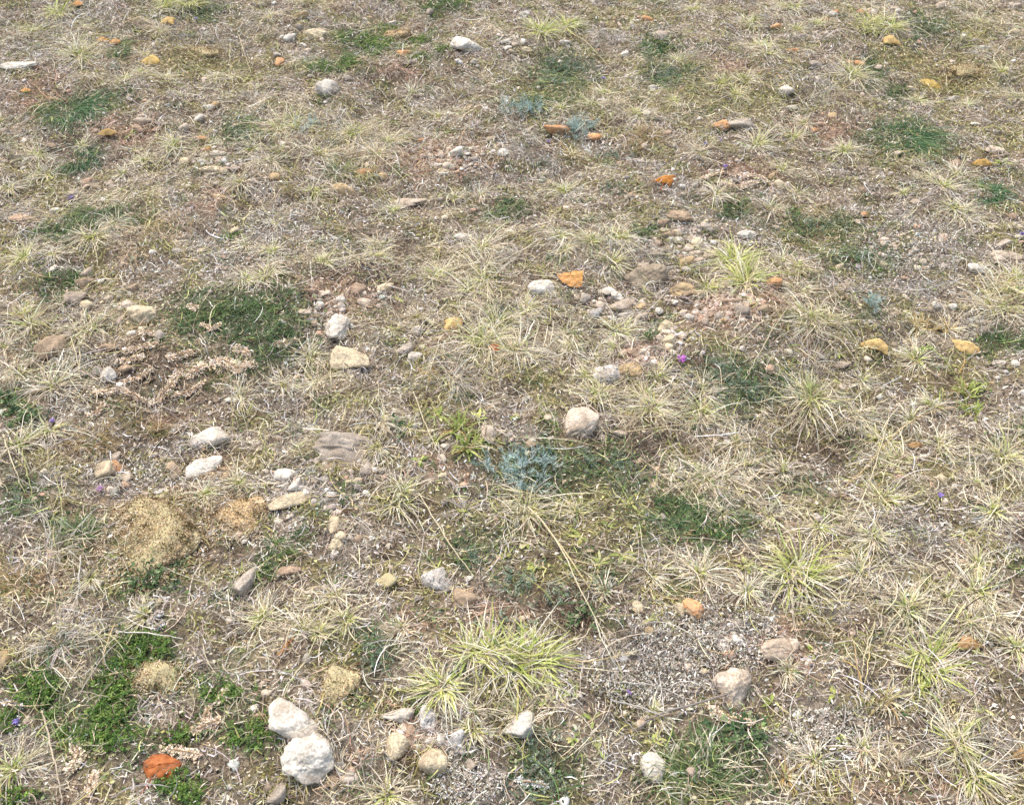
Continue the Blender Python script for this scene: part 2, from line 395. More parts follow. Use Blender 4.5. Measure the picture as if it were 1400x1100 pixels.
CRD = [(150,122,76,20),(120,98,62,12),(180,150,96,14),(130,122,66,10)]
def stone(px, py, w, h, col, fixed=None, mark=None, name='stone', group='stones lying over the ground', flat=.6, yaw=None, mat=None, sink=.34, debris=True, sub=None, look=None, crust=0):
    global SSEED; SSEED += 1
    s = scl(py); th = PITCH + math.atan((py-550)/FPX)
    w *= 1.16; h *= 1.3; flat = min(flat*1.2, 1.0) if flat > .2 else flat
    a = w/s/2; b = h/s/2/math.sqrt(math.sin(th)**2 + (flat*math.cos(th))**2)
    c = flat*min(a, b)*1.02
    if min(w, h) > 26 and flat < .5: c = flat*max(a, b)*.9
    x, y, z = at(px, py, c*sink)
    m = mat or (M_SPECK if col == 'K' else M_CRUST if col == 'Y' else M_MOSSY if col == 'M' else M_STONE)
    if sub is None: sub = 5 if max(w, h) > 34 else 4 if max(w, h) > 18 else 3
    me = stone_mesh(sub, SSEED if sub == 5 else SSEED % 17, m)
    o = bpy.data.objects.new(name, me); COL.objects.link(o)
    o.location = (float(x), float(y), float(z)); o.scale = (a, b, c)
    o.rotation_euler = (rng.uniform(-.1, .1), rng.uniform(-.12, .12), math.radians(yaw) if yaw is not None else rng.uniform(-.25, .25))
    cc = sl(SCOL[col])*.98*np.array([1.03, 1.0, .95])*math.exp(rng.normal(0, .06))
    o.color = (*cc, 1)
    STN.append((float(x), float(y), a, b))
    if w > 15: DEB.append((float(x), float(y), a, b, c, w))
    if crust:
        m_ = int(a*b*crust*.35); t = rng.uniform(0, 2*PI, m_); rr = 1.0 + np.abs(rng.normal(0, .16, m_)); EDGE.append((x + a*rr*np.cos(t), y + b*rr*np.sin(t)))
        M = Matrix.LocRotScale(o.location, o.rotation_euler, o.scale); n = int(a*b*crust)
        vs = np.array([v.co[:] for v in me.vertices]); vs = vs[vs[:, 2] > -.25]; k = rng.integers(0, len(vs), n)
        vv = vs[k]*.99 + rng.normal(0, .02, (n, 3)); A = np.array(M.to_3x3()); wv = vv @ A.T + np.array(o.location)
        nn = (vv/np.array([a, b, c])) @ np.array(Matrix(o.rotation_euler.to_matrix())).T; nn /= np.linalg.norm(nn, axis=1)[:, None]
        nn += rng.normal(0, .7, (n, 3)); nn /= np.linalg.norm(nn, axis=1)[:, None]
        sd = np.cross(nn, rng.normal(0, 1, (n, 3))); sd /= np.linalg.norm(sd, axis=1)[:, None]
        l = rng.uniform(.002, .0055, n)[:, None]; ww = rng.uniform(.0014, .003, n)[:, None]
        cl = np.sin(wv[:, 0]*150 + 2*np.sin(wv[:, 1]*90)) + np.sin(wv[:, 1]*170 + 2*np.sin(wv[:, 0]*70)) + 1.1*np.linalg.norm(vv[:, :2], axis=1)**2 + rng.normal(0, .5, n)
        cc2 = np.where((cl > 1.0)[:, None], pick(CRD, n, .2), pick(CRP, n, .15))
        Q = np.stack([wv, wv + nn*l*.5 + sd*ww*.5, wv + nn*l, wv + nn*l*.5 - sd*ww*.5], 1).reshape(-1, 3)
        ch = build('moss_crust', Q, np.arange(n*4).reshape(n, 4), np.repeat(cc2, 4, 0), M_LIT)
        ch.parent = o; ch.matrix_parent_inverse = M.inverted()
    size = 'large' if w > 34*s/600 else 'small' if w > 13*s/600 else 'tiny'
    reg(o, look or f'{size} {SLOOK[col]} stone', 'stone' if size != 'tiny' else 'pebble', px, py, group, fixed, mark)
    return o
# named stones: x,y,w,h,colour | label | how others refer to it
NAMED = [
 (403,985,62,48,'W','big chalky white stone at the front, rear one of the fused pair','rear chalky white stone',.55),
 (424,1032,64,56,'W','biggest chalky white stone, round and in front of its fused partner','front chalky white stone',.6),
 (708,990,38,27,'W','white stone with a grass tuft sprouting right behind it','white stone below a tuft',.6),
 (1000,942,46,48,'P','pale pinkish round stone crossed by a thin grey twig','pale stone under the twig',.7),
 (1065,886,48,27,'P','smooth beige stone half sunk in grey lichen at the lower right','smooth beige stone',.55),
 (893,1050,30,32,'W','white stone streaked by blades of the dark green grass clump','white stone by dark grass',.6),
 (545,975,38,20,'W','curved white crescent stone at the back of the front pebble heap','white crescent stone',.6),
 (586,981,25,30,'K','grey and white upright stone beside the small moss tuft','grey upright stone',.8),
 (542,1023,30,30,'C','round cream stone at the left of the front pebble heap','round cream stone',.75),
 (590,1038,38,34,'C','lumpy cream stone at the front of the pebble heap','lumpy cream stone',.75),
 (215,927,62,34,'Y','cream crusted stone among bright green moss','cream crusted stone',.55),
 (467,938,42,38,'Y','rounded stone crusted pale yellow beside olive moss','pale yellow crusted stone',.5),
 (286,596,50,28,'W','long white stone with a pinkish back above the second white stone','long white stone',.55),
 (270,607,22,14,'K','small white and grey lobe leaning on the long white stone','grey lobe stone',.6),
 (279,640,44,23,'W','white wedge stone below the long white stone','white wedge stone',.5),
 (140,643,32,24,'C','smooth cream stone beside rust soil at the left','smooth cream stone',.7),
 (160,640,20,18,'O','orange brown stone touching the smooth cream stone','orange brown stone',.6),
 (210,728,108,88,'Y','large tan mossy boulder at the left, half buried','large tan boulder',.2),
 (325,706,62,44,'T','low tan rock lump right of the large tan boulder','low tan rock',.12),
 (335,793,22,36,'G','dark edged grey stone beside green creeping sprigs','dark edged grey stone',.8),
 (599,793,42,24,'K','white stone with black hollows like a broken shell','white black hollow stone',.7),
 (636,817,30,26,'B','brown beige stone right of the white black hollow stone','brown beige stone',.6),
 (470,617,74,38,'G','flat grey beige rock half buried in the middle left','flat grey buried rock',.35),
 (408,681,70,24,'C','long beige stone below two small white stones','long beige stone',.45),
 (793,579,46,28,'P','grey pink knobbly stone behind the blue grey plant','knobbly pink stone',.7),
 (195,431,36,24,'C','cream white rounded stone above the dried seed stems','cream rounded stone',.7),
 (68,476,38,28,'B','rounded grey brown stone at the left edge area, split by a line','rounded split stone',.6),
 (479,491,48,28,'C','soft cream and green tinted stone left of centre','green tinted stone',.5),
 (459,449,32,30,'W','white crusted stone with a cream pebble on its right','white crusted stone',.5),
 (740,394,32,18,'W','pale angular stone left of the fan shaped orange leaf','pale angular stone',.6),
 (886,381,54,27,'D','big grey brown dome boulder behind the pebble heap','grey brown dome boulder',.7),
 (935,397,36,18,'T','long tan stone running right from the dome boulder','long tan stone',.6),
 (829,514,34,24,'K','oval speckled grey white stone','oval speckled stone',.6),
 (861,507,36,15,'T','flat tan stone touching the oval speckled stone','flat tan stone',.5),
 (1021,322,26,11,'W','smooth white pebble beyond the right hand gravel','smooth white pebble',.6),
 (905,446,26,14,'C','long cream stone behind two round cream pebbles','long cream stone',.6),
 (913,465,17,14,'C','round cream pebble between long cream stone and magenta flower','round cream pebble',.75),
 (556,276,52,13,'P','flat white pink slab far left of centre','flat pink slab',.4),
 (448,123,31,20,'W','bright white block shaped stone in the far left half','white block stone',.9),
 (639,63,38,18,'W','elongated white stone high near the middle of the far ground','far elongated white stone',.6),
 (25,91,46,12,'W','long white streaked stone at the far left edge','far left white stone',.4),
 (1010,171,40,14,'G','grey white flat stone against an orange stone','far grey flat stone',.6),
 (762,176,31,17,'O','orange oval stone with dark pits beside a blue grey plant','orange oval stone',.75),
 (985,174,26,14,'O','orange stone leaning on the grey white flat stone','leaning orange stone',.7),
 (470,261,33,15,'T','orange tan egg shaped stone below a green grass clump','egg shaped stone',.75),
 (949,832,24,26,'O','bright orange angular stone above the grey lichen field','orange angular stone',.7),
 (1075,122,18,18,'W','white chalky ring shaped stone in the far right half','far white chalky stone',.7),
 (905,50,21,11,'P','pale rounded stone at the top right of centre','far pale rounded stone',.7),
 (1056,386,23,19,'O','bright yellow orange stone right of the dense grass clump','yellow orange stone',.8),
 (1375,352,38,15,'P','large pinkish stone near the right edge','pinkish right edge stone',.5),
 (1156,391,34,12,'D','pointed purplish grey flake of stone','pointed grey flake',.5),
 (36,301,38,15,'E','broad pinkish brown stone left of the green creeping band','broad pinkish stone',.5),
 (668,592,18,26,'P','upright pale pink stone right of the bright green grass','upright pink stone',.8),
 (543,48,34,13,'T','low tan dome in green moss at the far ground','far tan dome',.5),
 (280,72,42,16,'Y','low yellow tan lump at the far left','far left yellow lump',.35),
 (1318,98,44,18,'Y','low yellow tan lump at the far right','far right yellow lump',.35),
 (3,905,18,28,'T','tan stone cut by the left edge of the view','tan edge stone',.8),
]
for a in NAMED:
    col = a[4]
    stone(a[0], a[1], a[2], a[3], col, fixed=a[5], mark='the '+a[6], flat=a[7], sub=5 if a[2] > 22 else 4, crust={'Y': 1500000, 'T': 900000 if a[2] > 60 or a[1] < 60 else 0}.get(col, 0))
MINOR = """377,1085,26,22,G 455,1067,16,14,B 430,1058,20,16,E 475,1062,10,12,W 561,1000,15,20,E 553,988,9,8,P 577,1006,18,9,P 604,1011,16,16,W 625,1011,19,18,K 640,1046,18,14,G 568,1020,14,7,O 582,1018,12,7,E 552,1010,9,9,C 345,968,16,9,W 352,980,18,10,B 392,993,10,9,G 872,830,12,16,C 882,850,16,8,P 888,862,14,10,T 930,834,14,16,C 1004,872,12,14,W 940,912,16,9,P 962,918,10,7,C 995,893,14,8,W 748,952,6,12,C
158,626,12,14,P 172,653,15,18,P 172,663,12,10,E 240,641,22,14,B 238,652,14,9,D 215,673,16,9,W 222,680,12,8,C 199,676,10,8,P 390,650,28,14,W 402,663,18,16,W 412,668,10,8,K 457,719,18,22,C 464,731,16,16,C 460,745,16,16,C 458,758,10,10,W 478,733,9,6,W 491,737,12,12,B 395,780,30,14,E 528,795,24,20,Y 503,643,14,18,G 502,675,11,9,W 489,665,9,7,G 483,657,22,7,C 605,652,11,10,C 613,660,9,7,P 455,638,9,8,P 468,645,8,7,P 449,640,10,8,B 797,595,11,8,G 846,591,22,10,P 727,602,10,6,W 725,609,14,8,B 803,753,18,6,C 1288,655,12,14,C 1262,625,9,6,W 1080,573,8,6,W 826,598,14,8,G 753,573,18,12,P 680,590,9,6,P
118,373,15,12,P 115,389,22,16,B 104,407,28,17,P 118,418,18,11,C 178,394,20,11,B 176,418,20,12,P 218,460,14,11,G 147,474,24,12,B 148,512,22,16,W 135,510,16,12,G 170,503,20,14,B 165,528,12,10,W 75,289,12,8,W 320,316,16,11,C 210,345,10,7,W 243,343,14,7,W 180,333,18,5,C 148,408,12,8,P 143,396,12,7,E 277,343,10,7,C 93,458,18,8,G 479,440,12,6,C 480,446,10,6,W 437,418,12,8,W 465,408,13,14,W 466,418,11,8,W 491,396,17,12,E 484,391,9,8,E 499,414,24,11,P 527,394,20,10,C 415,427,18,8,P 430,433,14,7,B 386,440,9,6,W 570,451,14,11,W 553,477,22,12,G 543,484,18,10,G 568,488,18,14,W 562,494,11,7,W 423,397,18,7,E 440,401,12,6,P 635,325,26,8,W 592,334,10,5,W
763,413,16,8,G 800,409,13,11,G 811,412,12,7,W 821,420,17,14,P 813,430,17,12,K 829,399,22,11,W 824,410,12,6,P 844,406,17,12,W 851,419,36,12,P 873,420,18,9,T 856,432,22,9,W 835,428,10,8,G 837,436,14,7,K 877,432,14,10,P 902,462,10,7,P 914,475,13,8,C 899,475,18,9,G 901,425,10,8,W 922,414,9,6,W 914,411,9,6,G 943,434,15,9,W 934,428,10,7,P 932,460,9,10,P 920,455,9,7,W 865,483,14,12,E 885,483,7,10,W 876,481,15,8,P 930,297,32,13,B 907,304,14,9,E 902,305,7,8,W 912,320,22,8,E 925,319,13,8,C 927,329,13,8,W 941,328,12,8,P 953,332,15,12,C 942,341,12,9,P 954,345,13,11,P 964,335,9,6,W 939,358,19,10,T 955,356,12,8,P 940,369,15,8,W 966,311,16,11,G 978,312,10,8,G 964,303,8,6,C 899,350,18,9,G 880,363,14,8,P 1015,426,19,13,G 1042,422,15,11,B 984,433,12,10,G 965,440,9,8,P 989,437,9,8,T 1015,476,7,5,W 1003,412,9,6,E 1030,415,10,6,T 1053,505,12,12,E
1148,365,11,6,C 1149,500,20,10,P 1282,418,15,10,W 1336,368,22,13,W 1312,377,6,5,W 1370,334,24,9,G 1240,468,15,5,P 1365,497,16,10,W 1388,498,10,10,W 1363,516,8,6,W 1180,260,9,7,E 1386,297,10,9,E 1387,312,22,5,C 1182,293,9,6,O 1252,277,10,7,P 1254,341,8,5,W 1222,472,10,8,D 1221,335,8,5,P
272,163,15,11,W 198,166,26,7,P 190,177,15,9,E 213,178,10,5,E 250,175,13,10,P 285,147,16,6,W 296,143,11,7,T 253,222,14,10,C 229,144,8,5,W 278,222,16,6,W 298,211,24,6,W 287,233,32,9,C 306,234,10,8,C 320,231,10,7,P 312,225,9,6,W 330,226,8,5,P 118,250,16,9,E 116,256,14,6,P 131,256,18,9,D 153,252,10,11,P 147,250,9,6,P 100,265,16,8,G 298,270,20,7,T 330,190,8,5,W 277,190,14,6,O 283,205,10,7,O 268,190,10,6,E 5,180,14,7,G 70,200,14,8,B 295,180,7,4,W
383,86,11,13,O 413,20,17,10,T 409,37,11,7,G 396,51,15,8,W 430,47,30,10,C 380,75,10,6,W 415,62,9,5,W 421,69,9,5,P 535,32,14,6,W 553,74,20,8,O 570,74,9,6,G 587,17,9,10,G 560,86,24,8,G 475,107,12,6,G 375,243,16,9,T 425,243,20,7,W 495,236,18,7,O 503,235,20,5,O 578,191,15,6,O 523,241,12,8,T 691,57,15,5,W 693,66,12,5,W 700,71,9,6,C 627,85,10,7,K 648,85,9,6,W 624,207,16,11,W 615,228,16,6,W 597,226,16,6,W 611,227,12,8,P 648,217,12,8,G 688,209,16,9,W 683,199,9,5,P 585,215,16,8,G 603,212,9,8,P 605,236,14,7,C 625,235,9,7,E 607,238,20,5,W 672,190,12,5,P 637,211,12,4,W
885,26,13,8,O 875,25,8,5,E 936,37,22,7,P 853,74,12,7,W 892,121,12,8,W 884,156,10,9,W 812,188,20,8,O 805,165,12,4,O 720,69,16,7,C 715,58,8,7,W 770,58,17,7,W 717,20,14,7,K 704,62,9,5,P 816,91,7,4,W 742,241,18,9,G 912,183,12,6,E 888,232,13,6,D 865,268,13,8,E 924,201,8,6,W 880,200,9,7,P 828,100,8,5,E
1127,19,10,6,W 1138,20,11,7,W 1143,17,9,5,O 1127,27,9,4,O 1178,17,11,5,O 1195,17,9,6,W 1207,18,11,6,W 1190,14,8,5,C 1223,12,10,5,P 1387,8,16,9,P 1388,45,19,9,C 1286,9,14,8,P 1158,86,16,6,O 1175,88,13,9,O 1115,89,15,9,G 1085,69,20,5,O 1059,37,14,7,O 1095,51,16,7,G 1115,178,11,6,O 1138,159,12,7,T 1083,137,16,4,G 1083,148,18,6,W 1202,93,10,6,P 1243,121,12,7,C 1307,224,12,9,E 1360,206,22,8,P 1362,214,14,6,E 1065,253,15,11,C 1055,242,9,7,T 1225,210,16,6,P 1280,243,12,8,P 1333,170,12,5,W 1305,135,18,7,W 1102,107,7,4,W 1343,66,20,6,W 1362,180,9,4,W 1125,170,9,4,E"""
for q in MINOR.split():
    a = q.split(','); stone(float(a[0]), float(a[1]), float(a[2]), float(a[3]), a[4], sink=.55, flat=.7)
EX = [(945,335,34,28,60),(1000,425,55,24,110),(880,488,30,14,60),(850,425,50,18,50),(920,455,30,28,45),(620,218,70,18,120),(480,408,50,20,70),(440,440,40,20,40),(565,1005,26,20,36),(605,1020,30,14,20),(300,222,50,20,60),(1215,16,40,6,40),(420,680,60,30,40),(460,640,50,18,40),(970,870,80,30,50),(170,420,50,26,30),(700,45,20,8,20),(900,330,34,18,40),(1240,340,60,30,60),(860,30,40,12,40),(470,1060,14,20,16),(1000,242,36,12,30),(1300,250,30,10,16), (690,62,20,8,16)]
OCC = np.zeros((1400, 1100), np.float32)
def stamp(x, y, a, b, p):
    i0, i1 = int((x-a+2.8)/.004), int((x+a+2.8)/.004)+1; j0, j1 = int((y-b-.3)/.004), int((y+b-.3)/.004)+1
    i0, j0 = max(i0, 0), max(j0, 0); i1, j1 = min(i1, 1400), min(j1, 1100)
    if i1 <= i0 or j1 <= j0: return
    I, J = np.mgrid[i0:i1, j0:j1]; d = ((I*.004-2.8-x)/a)**2 + ((J*.004+.3-y)/b)**2
    OCC[i0:i1, j0:j1] = np.maximum(OCC[i0:i1, j0:j1], (d < 1)*p)
for cx, cy, rx, ry, m in EX:
    x_, y_, _ = at(cx, cy); stamp(float(x_), float(y_), rx/scl(cy), ry/scl(cy)*1.5, .3)
for q in STN: stamp(*q, .85)
def keep(x, y):
    i = np.clip(((x+2.8)/.004).astype(int), 0, 1399); j = np.clip(((y-.3)/.004).astype(int), 0, 1099)
    k = rng.random(len(x)) >= OCC[i, j]; return x[k], y[k]
# ------------------------------------------------------------------ loose litter (nobody could count it)
def mask_pts(n, types, m=1.0):
    xs, ys = [], []; tot = 0
    while tot < n:
        x, y = scatter(n, m); W = fields(x, y)
        w = sum(W[:, PT.index(t)]*a for t, a in types)
        k = rng.random(len(x)) < w; xs.append(x[k]); ys.append(y[k]); tot += int(k.sum())
    return np.concatenate(xs)[:n], np.concatenate(ys)[:n]
def strands(n, lmin, lmax, wmin, wmax, S=3, lift=.006, bend=.5, tilt=.35, cfun=None, gamma=2.0, sub=None):
    x, y = keep(*scatter(n)) if sub is None else sub
    n = len(x)
    L = lmin + (lmax - lmin)*rng.random(n)**gamma
    w = rng.uniform(wmin, wmax, n)
    az = rng.uniform(0, 2*PI, n); cv = rng.normal(0, bend, n); el = rng.normal(0, tilt, n)
    P = np.zeros((n, S, 3)); P[:, 0, 0] = x; P[:, 0, 1] = y
    ds = L/(S-1)
    for i in range(1, S):
        a = az + cv*(i-1)/(S-1)*2; e = el*(1 - 1.6*(i-1)/(S-1))
        P[:, i, 0] = P[:, i-1, 0] + ds*np.cos(a)*np.cos(e)
        P[:, i, 1] = P[:, i-1, 1] + ds*np.sin(a)*np.cos(e)
        P[:, i, 2] = P[:, i-1, 2] + ds*np.sin(e)
    P[:, :, 2] -= P[:, :, 2].min(1)[:, None]
    P[:, :, 2] += (rng.random(n)**1.5*lift)[:, None] + .0005
    P[:, :, 2] += height(P[:, :, 0], P[:, :, 1])
    roll = rng.normal(0, .55, n)
    sd = np.stack([-np.sin(az)*np.cos(roll), np.cos(az)*np.cos(roll), np.sin(roll)], 1)
    tp = np.ones((n, S)); tp[:, -1] = .35; tp[:, 0] = .7
    C, W = (cfun or field_cols)(x, y)
    return ribbons(P, sd, w[:, None]*tp, C)

V, F, C = strands(400000, .005, .030, .0010, .0025, S=3, lift=.009, bend=.75, tilt=.45)
stuff(build('dry_litter', V, F, C, M_LIT), 'fine dry straw and plant litter covering the ground', 'litter')
V, F, C = strands(30000, .035, .11, .0008, .0017, S=6, lift=.018, bend=.9, tilt=.3, gamma=1.6)
stuff(build('loose_straw', V, F, C, M_LIT), 'long loose straws lying over the litter', 'straw')

def gcol(x, y): return pick([(176,184,102,26),(196,196,120,26),(150,164,88,16),(214,206,146,20)], len(x), .15), None
V, F, C = strands(0, .02, .075, .0007, .0015, S=6, lift=.022, bend=.8, tilt=.3, gamma=1.2, sub=mask_pts(36000, [('straw', .9)]))
V2, F2, C2 = strands(0, .012, .05, .0010, .0020, S=5, lift=.016, bend=.8, tilt=.5, gamma=1.4, cfun=gcol, sub=mask_pts(7000, [('straw', .6), ('olive', .8), ('green', .5)]))
stuff(build('thatch', *join([(V, F, C), (V2, F2, C2)]), M_LIT), 'flat tangled thatch of dead grass with some yellow green blades', 'dead grass')
V, F, C = strands(82000, .004, .012, .003, .0065, S=3, lift=.009, bend=.9, tilt=.6, gamma=1.5)
stuff(build('leaf_flakes', V, F, C, M_LIT), 'broken flakes of dead leaves among the litter', 'leaf flakes')
def octs(x, y, r, col, squash=.7, zo=.3):
    n = len(x)
    base = np.array([[1,0,0],[0,1,0],[-1,0,0],[0,-1,0],[0,0,1],[0,0,-1]], float)
    V = base[None]*(1 + rng.normal(0, .22, (n, 6, 1)))
    a = rng.uniform(0, 2*PI, n); ca, sa = np.cos(a), np.sin(a)
    sx = rng.uniform(.7, 1.4, n)
    vx = V[..., 0]*sx[:, None]; vy = V[..., 1]; vz = V[..., 2]*squash + .25*V[..., 0]*rng.normal(0, 1, n)[:, None]
    q = np.stack([vx*ca[:, None] - vy*sa[:, None], vx*sa[:, None] + vy*ca[:, None], vz], -1)*r[:, None, None]
    q[..., 0] += x[:, None]; q[..., 1] += y[:, None]; q[..., 2] += (height(x, y) + r*zo)[:, None]
    T = np.array([[0,1,4],[1,2,4],[2,3,4],[3,0,4],[1,0,5],[2,1,5],[3,2,5],[0,3,5]])
    F = (T[None] + (np.arange(n)*6)[:, None, None]).reshape(-1, 3)
    return q.reshape(-1, 3), F, np.repeat(col, 6, 0)
x, y = keep(*scatter(145000))
c, _ = field_cols(x, y, .2)
V, F, C = octs(x, y, .0009 + .0034*rng.random(len(x))**3, c)
stuff(build('soil_crumbs', V, F, C, M_CRUMB, smooth=False), 'crumbs of soil and plant debris over the ground', 'soil')

# grey curly lichen
def lichen_pts():
    x, y = mask_pts(26000, [('grey', .9)]); xs, ys = [x], [y]
    for cx, cy, rx, ry, m in ((960,875,105,48,6500),(885,935,80,28,2600),(640,1072,52,30,1600),(180,648,62,20,1300),(1250,335,85,40,2400),(120,497,44,22,900),(1130,1000,80,30,1400),(90,25,60,20,600),(860,48,50,14,600)):
        t = rng.uniform(0, 2*PI, m); r = rng.random(m)**.7; a, b, _ = at(cx + rx*r*np.cos(t), cy + ry*r*np.sin(t)); xs.append(a); ys.append(b)
    return keep(np.concatenate(xs), np.concatenate(ys))
def lcol(x, y): return pick([(226,216,194,30),(200,186,162,26),(240,234,220,16),(164,150,126,16),(124,108,86,12)], len(x), .1), None
V, F, C = strands(0, .004, .013, .0013, .0030, S=4, lift=.012, bend=2.6, tilt=.9, cfun=lcol, sub=lichen_pts())
stuff(build('lichen', V, F, C, M_LIT), 'curly grey white lichen crusting the stony soil', 'lichen')
# low green and olive ground moss
def mcol(x, y):
    W = fields(x, y); n = len(x)
    c = pick(PAL['olive'], n, .15); k = rng.random(n) < W[:, PT.index('green')]*1.2
    c[k] = pick(PAL['green'], int(k.sum()), .15); return c, None
V, F, C = strands(0, .003, .009, .0012, .0026, S=3, lift=.006, bend=.8, tilt=.9, cfun=mcol, sub=mask_pts(52000, [('green', .8), ('olive', .8)]))
stuff(build('moss', V, F, C, M_LEAFY), 'low olive and green moss between the grasses', 'moss')

# straw and crumbs banked against the stones
dx_, dy_, dz_ = [], [], []
for X0, Y0, a, b, c, w in DEB:
    n = int(10 + (a + b)*2000); t = rng.uniform(0, 2*PI, n); r = rng.normal(.98, .17, n)
    dx_.append(X0 + a*r*np.cos(t)); dy_.append(Y0 + b*r*np.sin(t)); dz_.append(np.clip(c*(1.15 - r)*1.3, 0, .02)*rng.random(n))
dx_, dy_, dz_ = (np.concatenate(q) for q in (dx_, dy_, dz_))
V, F, C = strands(0, .008, .045, .0009, .0018, S=5, lift=.006, bend=.7, tilt=.5, sub=(dx_, dy_))
V[:, 2] += np.repeat(dz_, 10)
stuff(build('straw_debris', V, F, C, M_LIT), 'straw and debris banked against the stones', 'straw')
ex_, ey_ = (np.concatenate([q[i] for q in EDGE]) for i in (0, 1))
V, F, C = strands(0, .003, .010, .0014, .0030, S=3, lift=.008, bend=.8, tilt=.9, cfun=lambda x, y: (pick(CRP + CRD, len(x), .15), None), sub=(ex_, ey_))
stuff(build('crust_fringe', V, F, C, M_LIT), 'tan dead moss fringing the crusted rocks', 'moss')
# loose gravel, uncounted
def gravel(n, types, rmin, rmax, pal, extra=None):
    x, y = mask_pts(n, types) if types else scatter(n)
    if extra is not None:
        xs, ys = [], []
        for cx, cy, rx, ry, m in extra:
            t = rng.uniform(0, 2*PI, m); rr = np.sqrt(rng.random(m))
            ax, ay, _ = at(cx + rx*rr*np.cos(t), cy + ry*rr*np.sin(t)); xs.append(ax); ys.append(ay)
        x = np.concatenate([x]+xs); y = np.concatenate([y]+ys)
    n = len(x)
    vs = [stone_verts(2, 900+i, ang=(i % 4)/4, rough=.06) for i in range(12)]
    T = vs[0][1]; k = rng.integers(0, 12, n)
    base = np.array([v[0] for v in vs])[k]
    r = rmin + (rmax - rmin)*rng.random(n)**2.6
    sc = np.stack([r*rng.uniform(.8, 1.35, n), r*rng.uniform(.75, 1.1, n), r*rng.uniform(.45, .75, n)], 1)
    q = base*sc[:, None, :]
    a = rng.uniform(0, 2*PI, n); ca, sa = np.cos(a)[:, None], np.sin(a)[:, None]
    q = np.stack([q[..., 0]*ca - q[..., 1]*sa, q[..., 0]*sa + q[..., 1]*ca, q[..., 2]], -1)
    q += np.stack([x, y, height(x, y) + r*.25], 1)[:, None, :]
    F = (T[None] + (np.arange(n)*base.shape[1])[:, None, None]).reshape(-1, 3)
    return q.reshape(-1, 3), F, np.repeat(pick(pal, n, .1), base.shape[1], 0)
GP = [(214,196,172,26),(196,174,148,22),(230,222,206,16),(170,158,142,18),(206,168,136,12),(228,208,176,10),(140,124,106,10)]
V, F, C = gravel(5400, None, .0018, .0105, GP, [(p, q, r, t, int(m*2.1)) for p, q, r, t, m in EX])
stuff(build('gravel', V, F, C, M_CRUMB), 'small loose gravel strewn among the stones', 'gravel')

# ------------------------------------------------------------------ grass tufts
DRY = [(242,232,196,34),(230,216,172,30),(246,240,216,16),(204,184,144,10),(176,154,124,5)]
DGR = [(214,204,186,30),(188,176,158,28),(228,218,200,20),(156,142,124,14)]
TAW = [(196,164,104,30),(176,142,86,26),(210,186,130,20),(150,128,78,16)]
YEL = [(218,184,104,30),(204,164,84,20),(226,206,146,20)]
GRN = [(188,196,104,28),(164,178,88,18),(210,212,124,30),(226,222,152,24)]
BRI = [(166,180,92,30),(186,194,104,26),(146,160,82,18),(206,206,130,16)]
DKG = [(88,124,78,30),(72,106,66,22),(120,152,104,24),(150,176,128,16)]
MIDG = [(112,136,76,30),(90,116,64,24),(142,158,100,22),(176,178,124,14)]
LOP = [0.0, 1, None]
def blades(cx, cy, n, R, lmul, e0, e1, bend, wid, pal, br, S=7, tipc=None, azr=None, tuck=0.0):
    n = max(int(n*.9), 1)
    az = rng.uniform(0, 2*PI, n) if azr is None else rng.normal(azr[0], azr[1], n)
    if azr is None:
        k = rng.random(n) < .5; az[k] = rng.normal(LOP[0], LOP[1], int(k.sum()))
        k = rng.random(n) < .2; az[k] = rng.normal(LOP[0] + 2.2, .35, int(k.sum()))
    if LOP[2] is not None:
        k = rng.integers(0, len(LOP[2]), n); cx = cx + LOP[2][k, 0]*R; cy = cy + LOP[2][k, 1]*R
    b = br*np.sqrt(rng.random(n)); ba = az + rng.normal(0, .8, n)
    x = cx + b*np.cos(ba); y = cy + b*np.sin(ba)
    L = R*rng.uniform(lmul[0], lmul[1], n)
    el = np.radians(rng.uniform(e0, e1, n)); bd = np.radians(rng.uniform(bend[0], bend[1], n)); wg = rng.normal(0, .6, n); L = L*np.exp(rng.normal(0, .18, n)); knk = (rng.random(n) < .22)*rng.normal(0, .9, n); kat = rng.uniform(.3, .85, n)
    P = np.zeros((n, S, 3)); P[:, 0, 0] = x; P[:, 0, 1] = y; P[:, 0, 2] = height(x, y) - .003
    t = np.linspace(0, 1, S)
    for i in range(1, S):
        e = el - bd*t[i]**1.1 - np.abs(knk)*(t[i] > kat)*.6; a = az + wg*t[i] + knk*(t[i] > kat)
        ds = L/(S-1)
        P[:, i, 0] = P[:, i-1, 0] + ds*np.cos(e)*np.cos(a); P[:, i, 1] = P[:, i-1, 1] + ds*np.cos(e)*np.sin(a)
        P[:, i, 2] = P[:, i-1, 2] + ds*np.sin(e)
        g = height(P[:, i, 0], P[:, i, 1]) + .003 + .006*rng.random(n)
        P[:, i, 2] = np.maximum(P[:, i, 2], g)
    rl = rng.normal(0, .35, n)
    sd = np.stack([-np.sin(az)*np.cos(rl), np.cos(az)*np.cos(rl), np.sin(rl)], 1)
    w = rng.uniform(wid[0], wid[1], n)[:, None]*(np.array([.7, 1, 1, .95, .85, .62, .18]) if S == 7 else np.linspace(1, .2, S))[None]
    C = pick(pal, n, .1)[:, None, :]*np.ones((1, S, 1))
    if tipc is not None:
        tc = pick(tipc, n, .1)[:, None, :]; tt = np.clip((t - .25)/.6, 0, 1)[None, :, None]*rng.uniform(.3, 1, n)[:, None, None]
        C = C*(1-tt) + tc*tt
    return ribbons(P, sd, w, C, crease=.35)
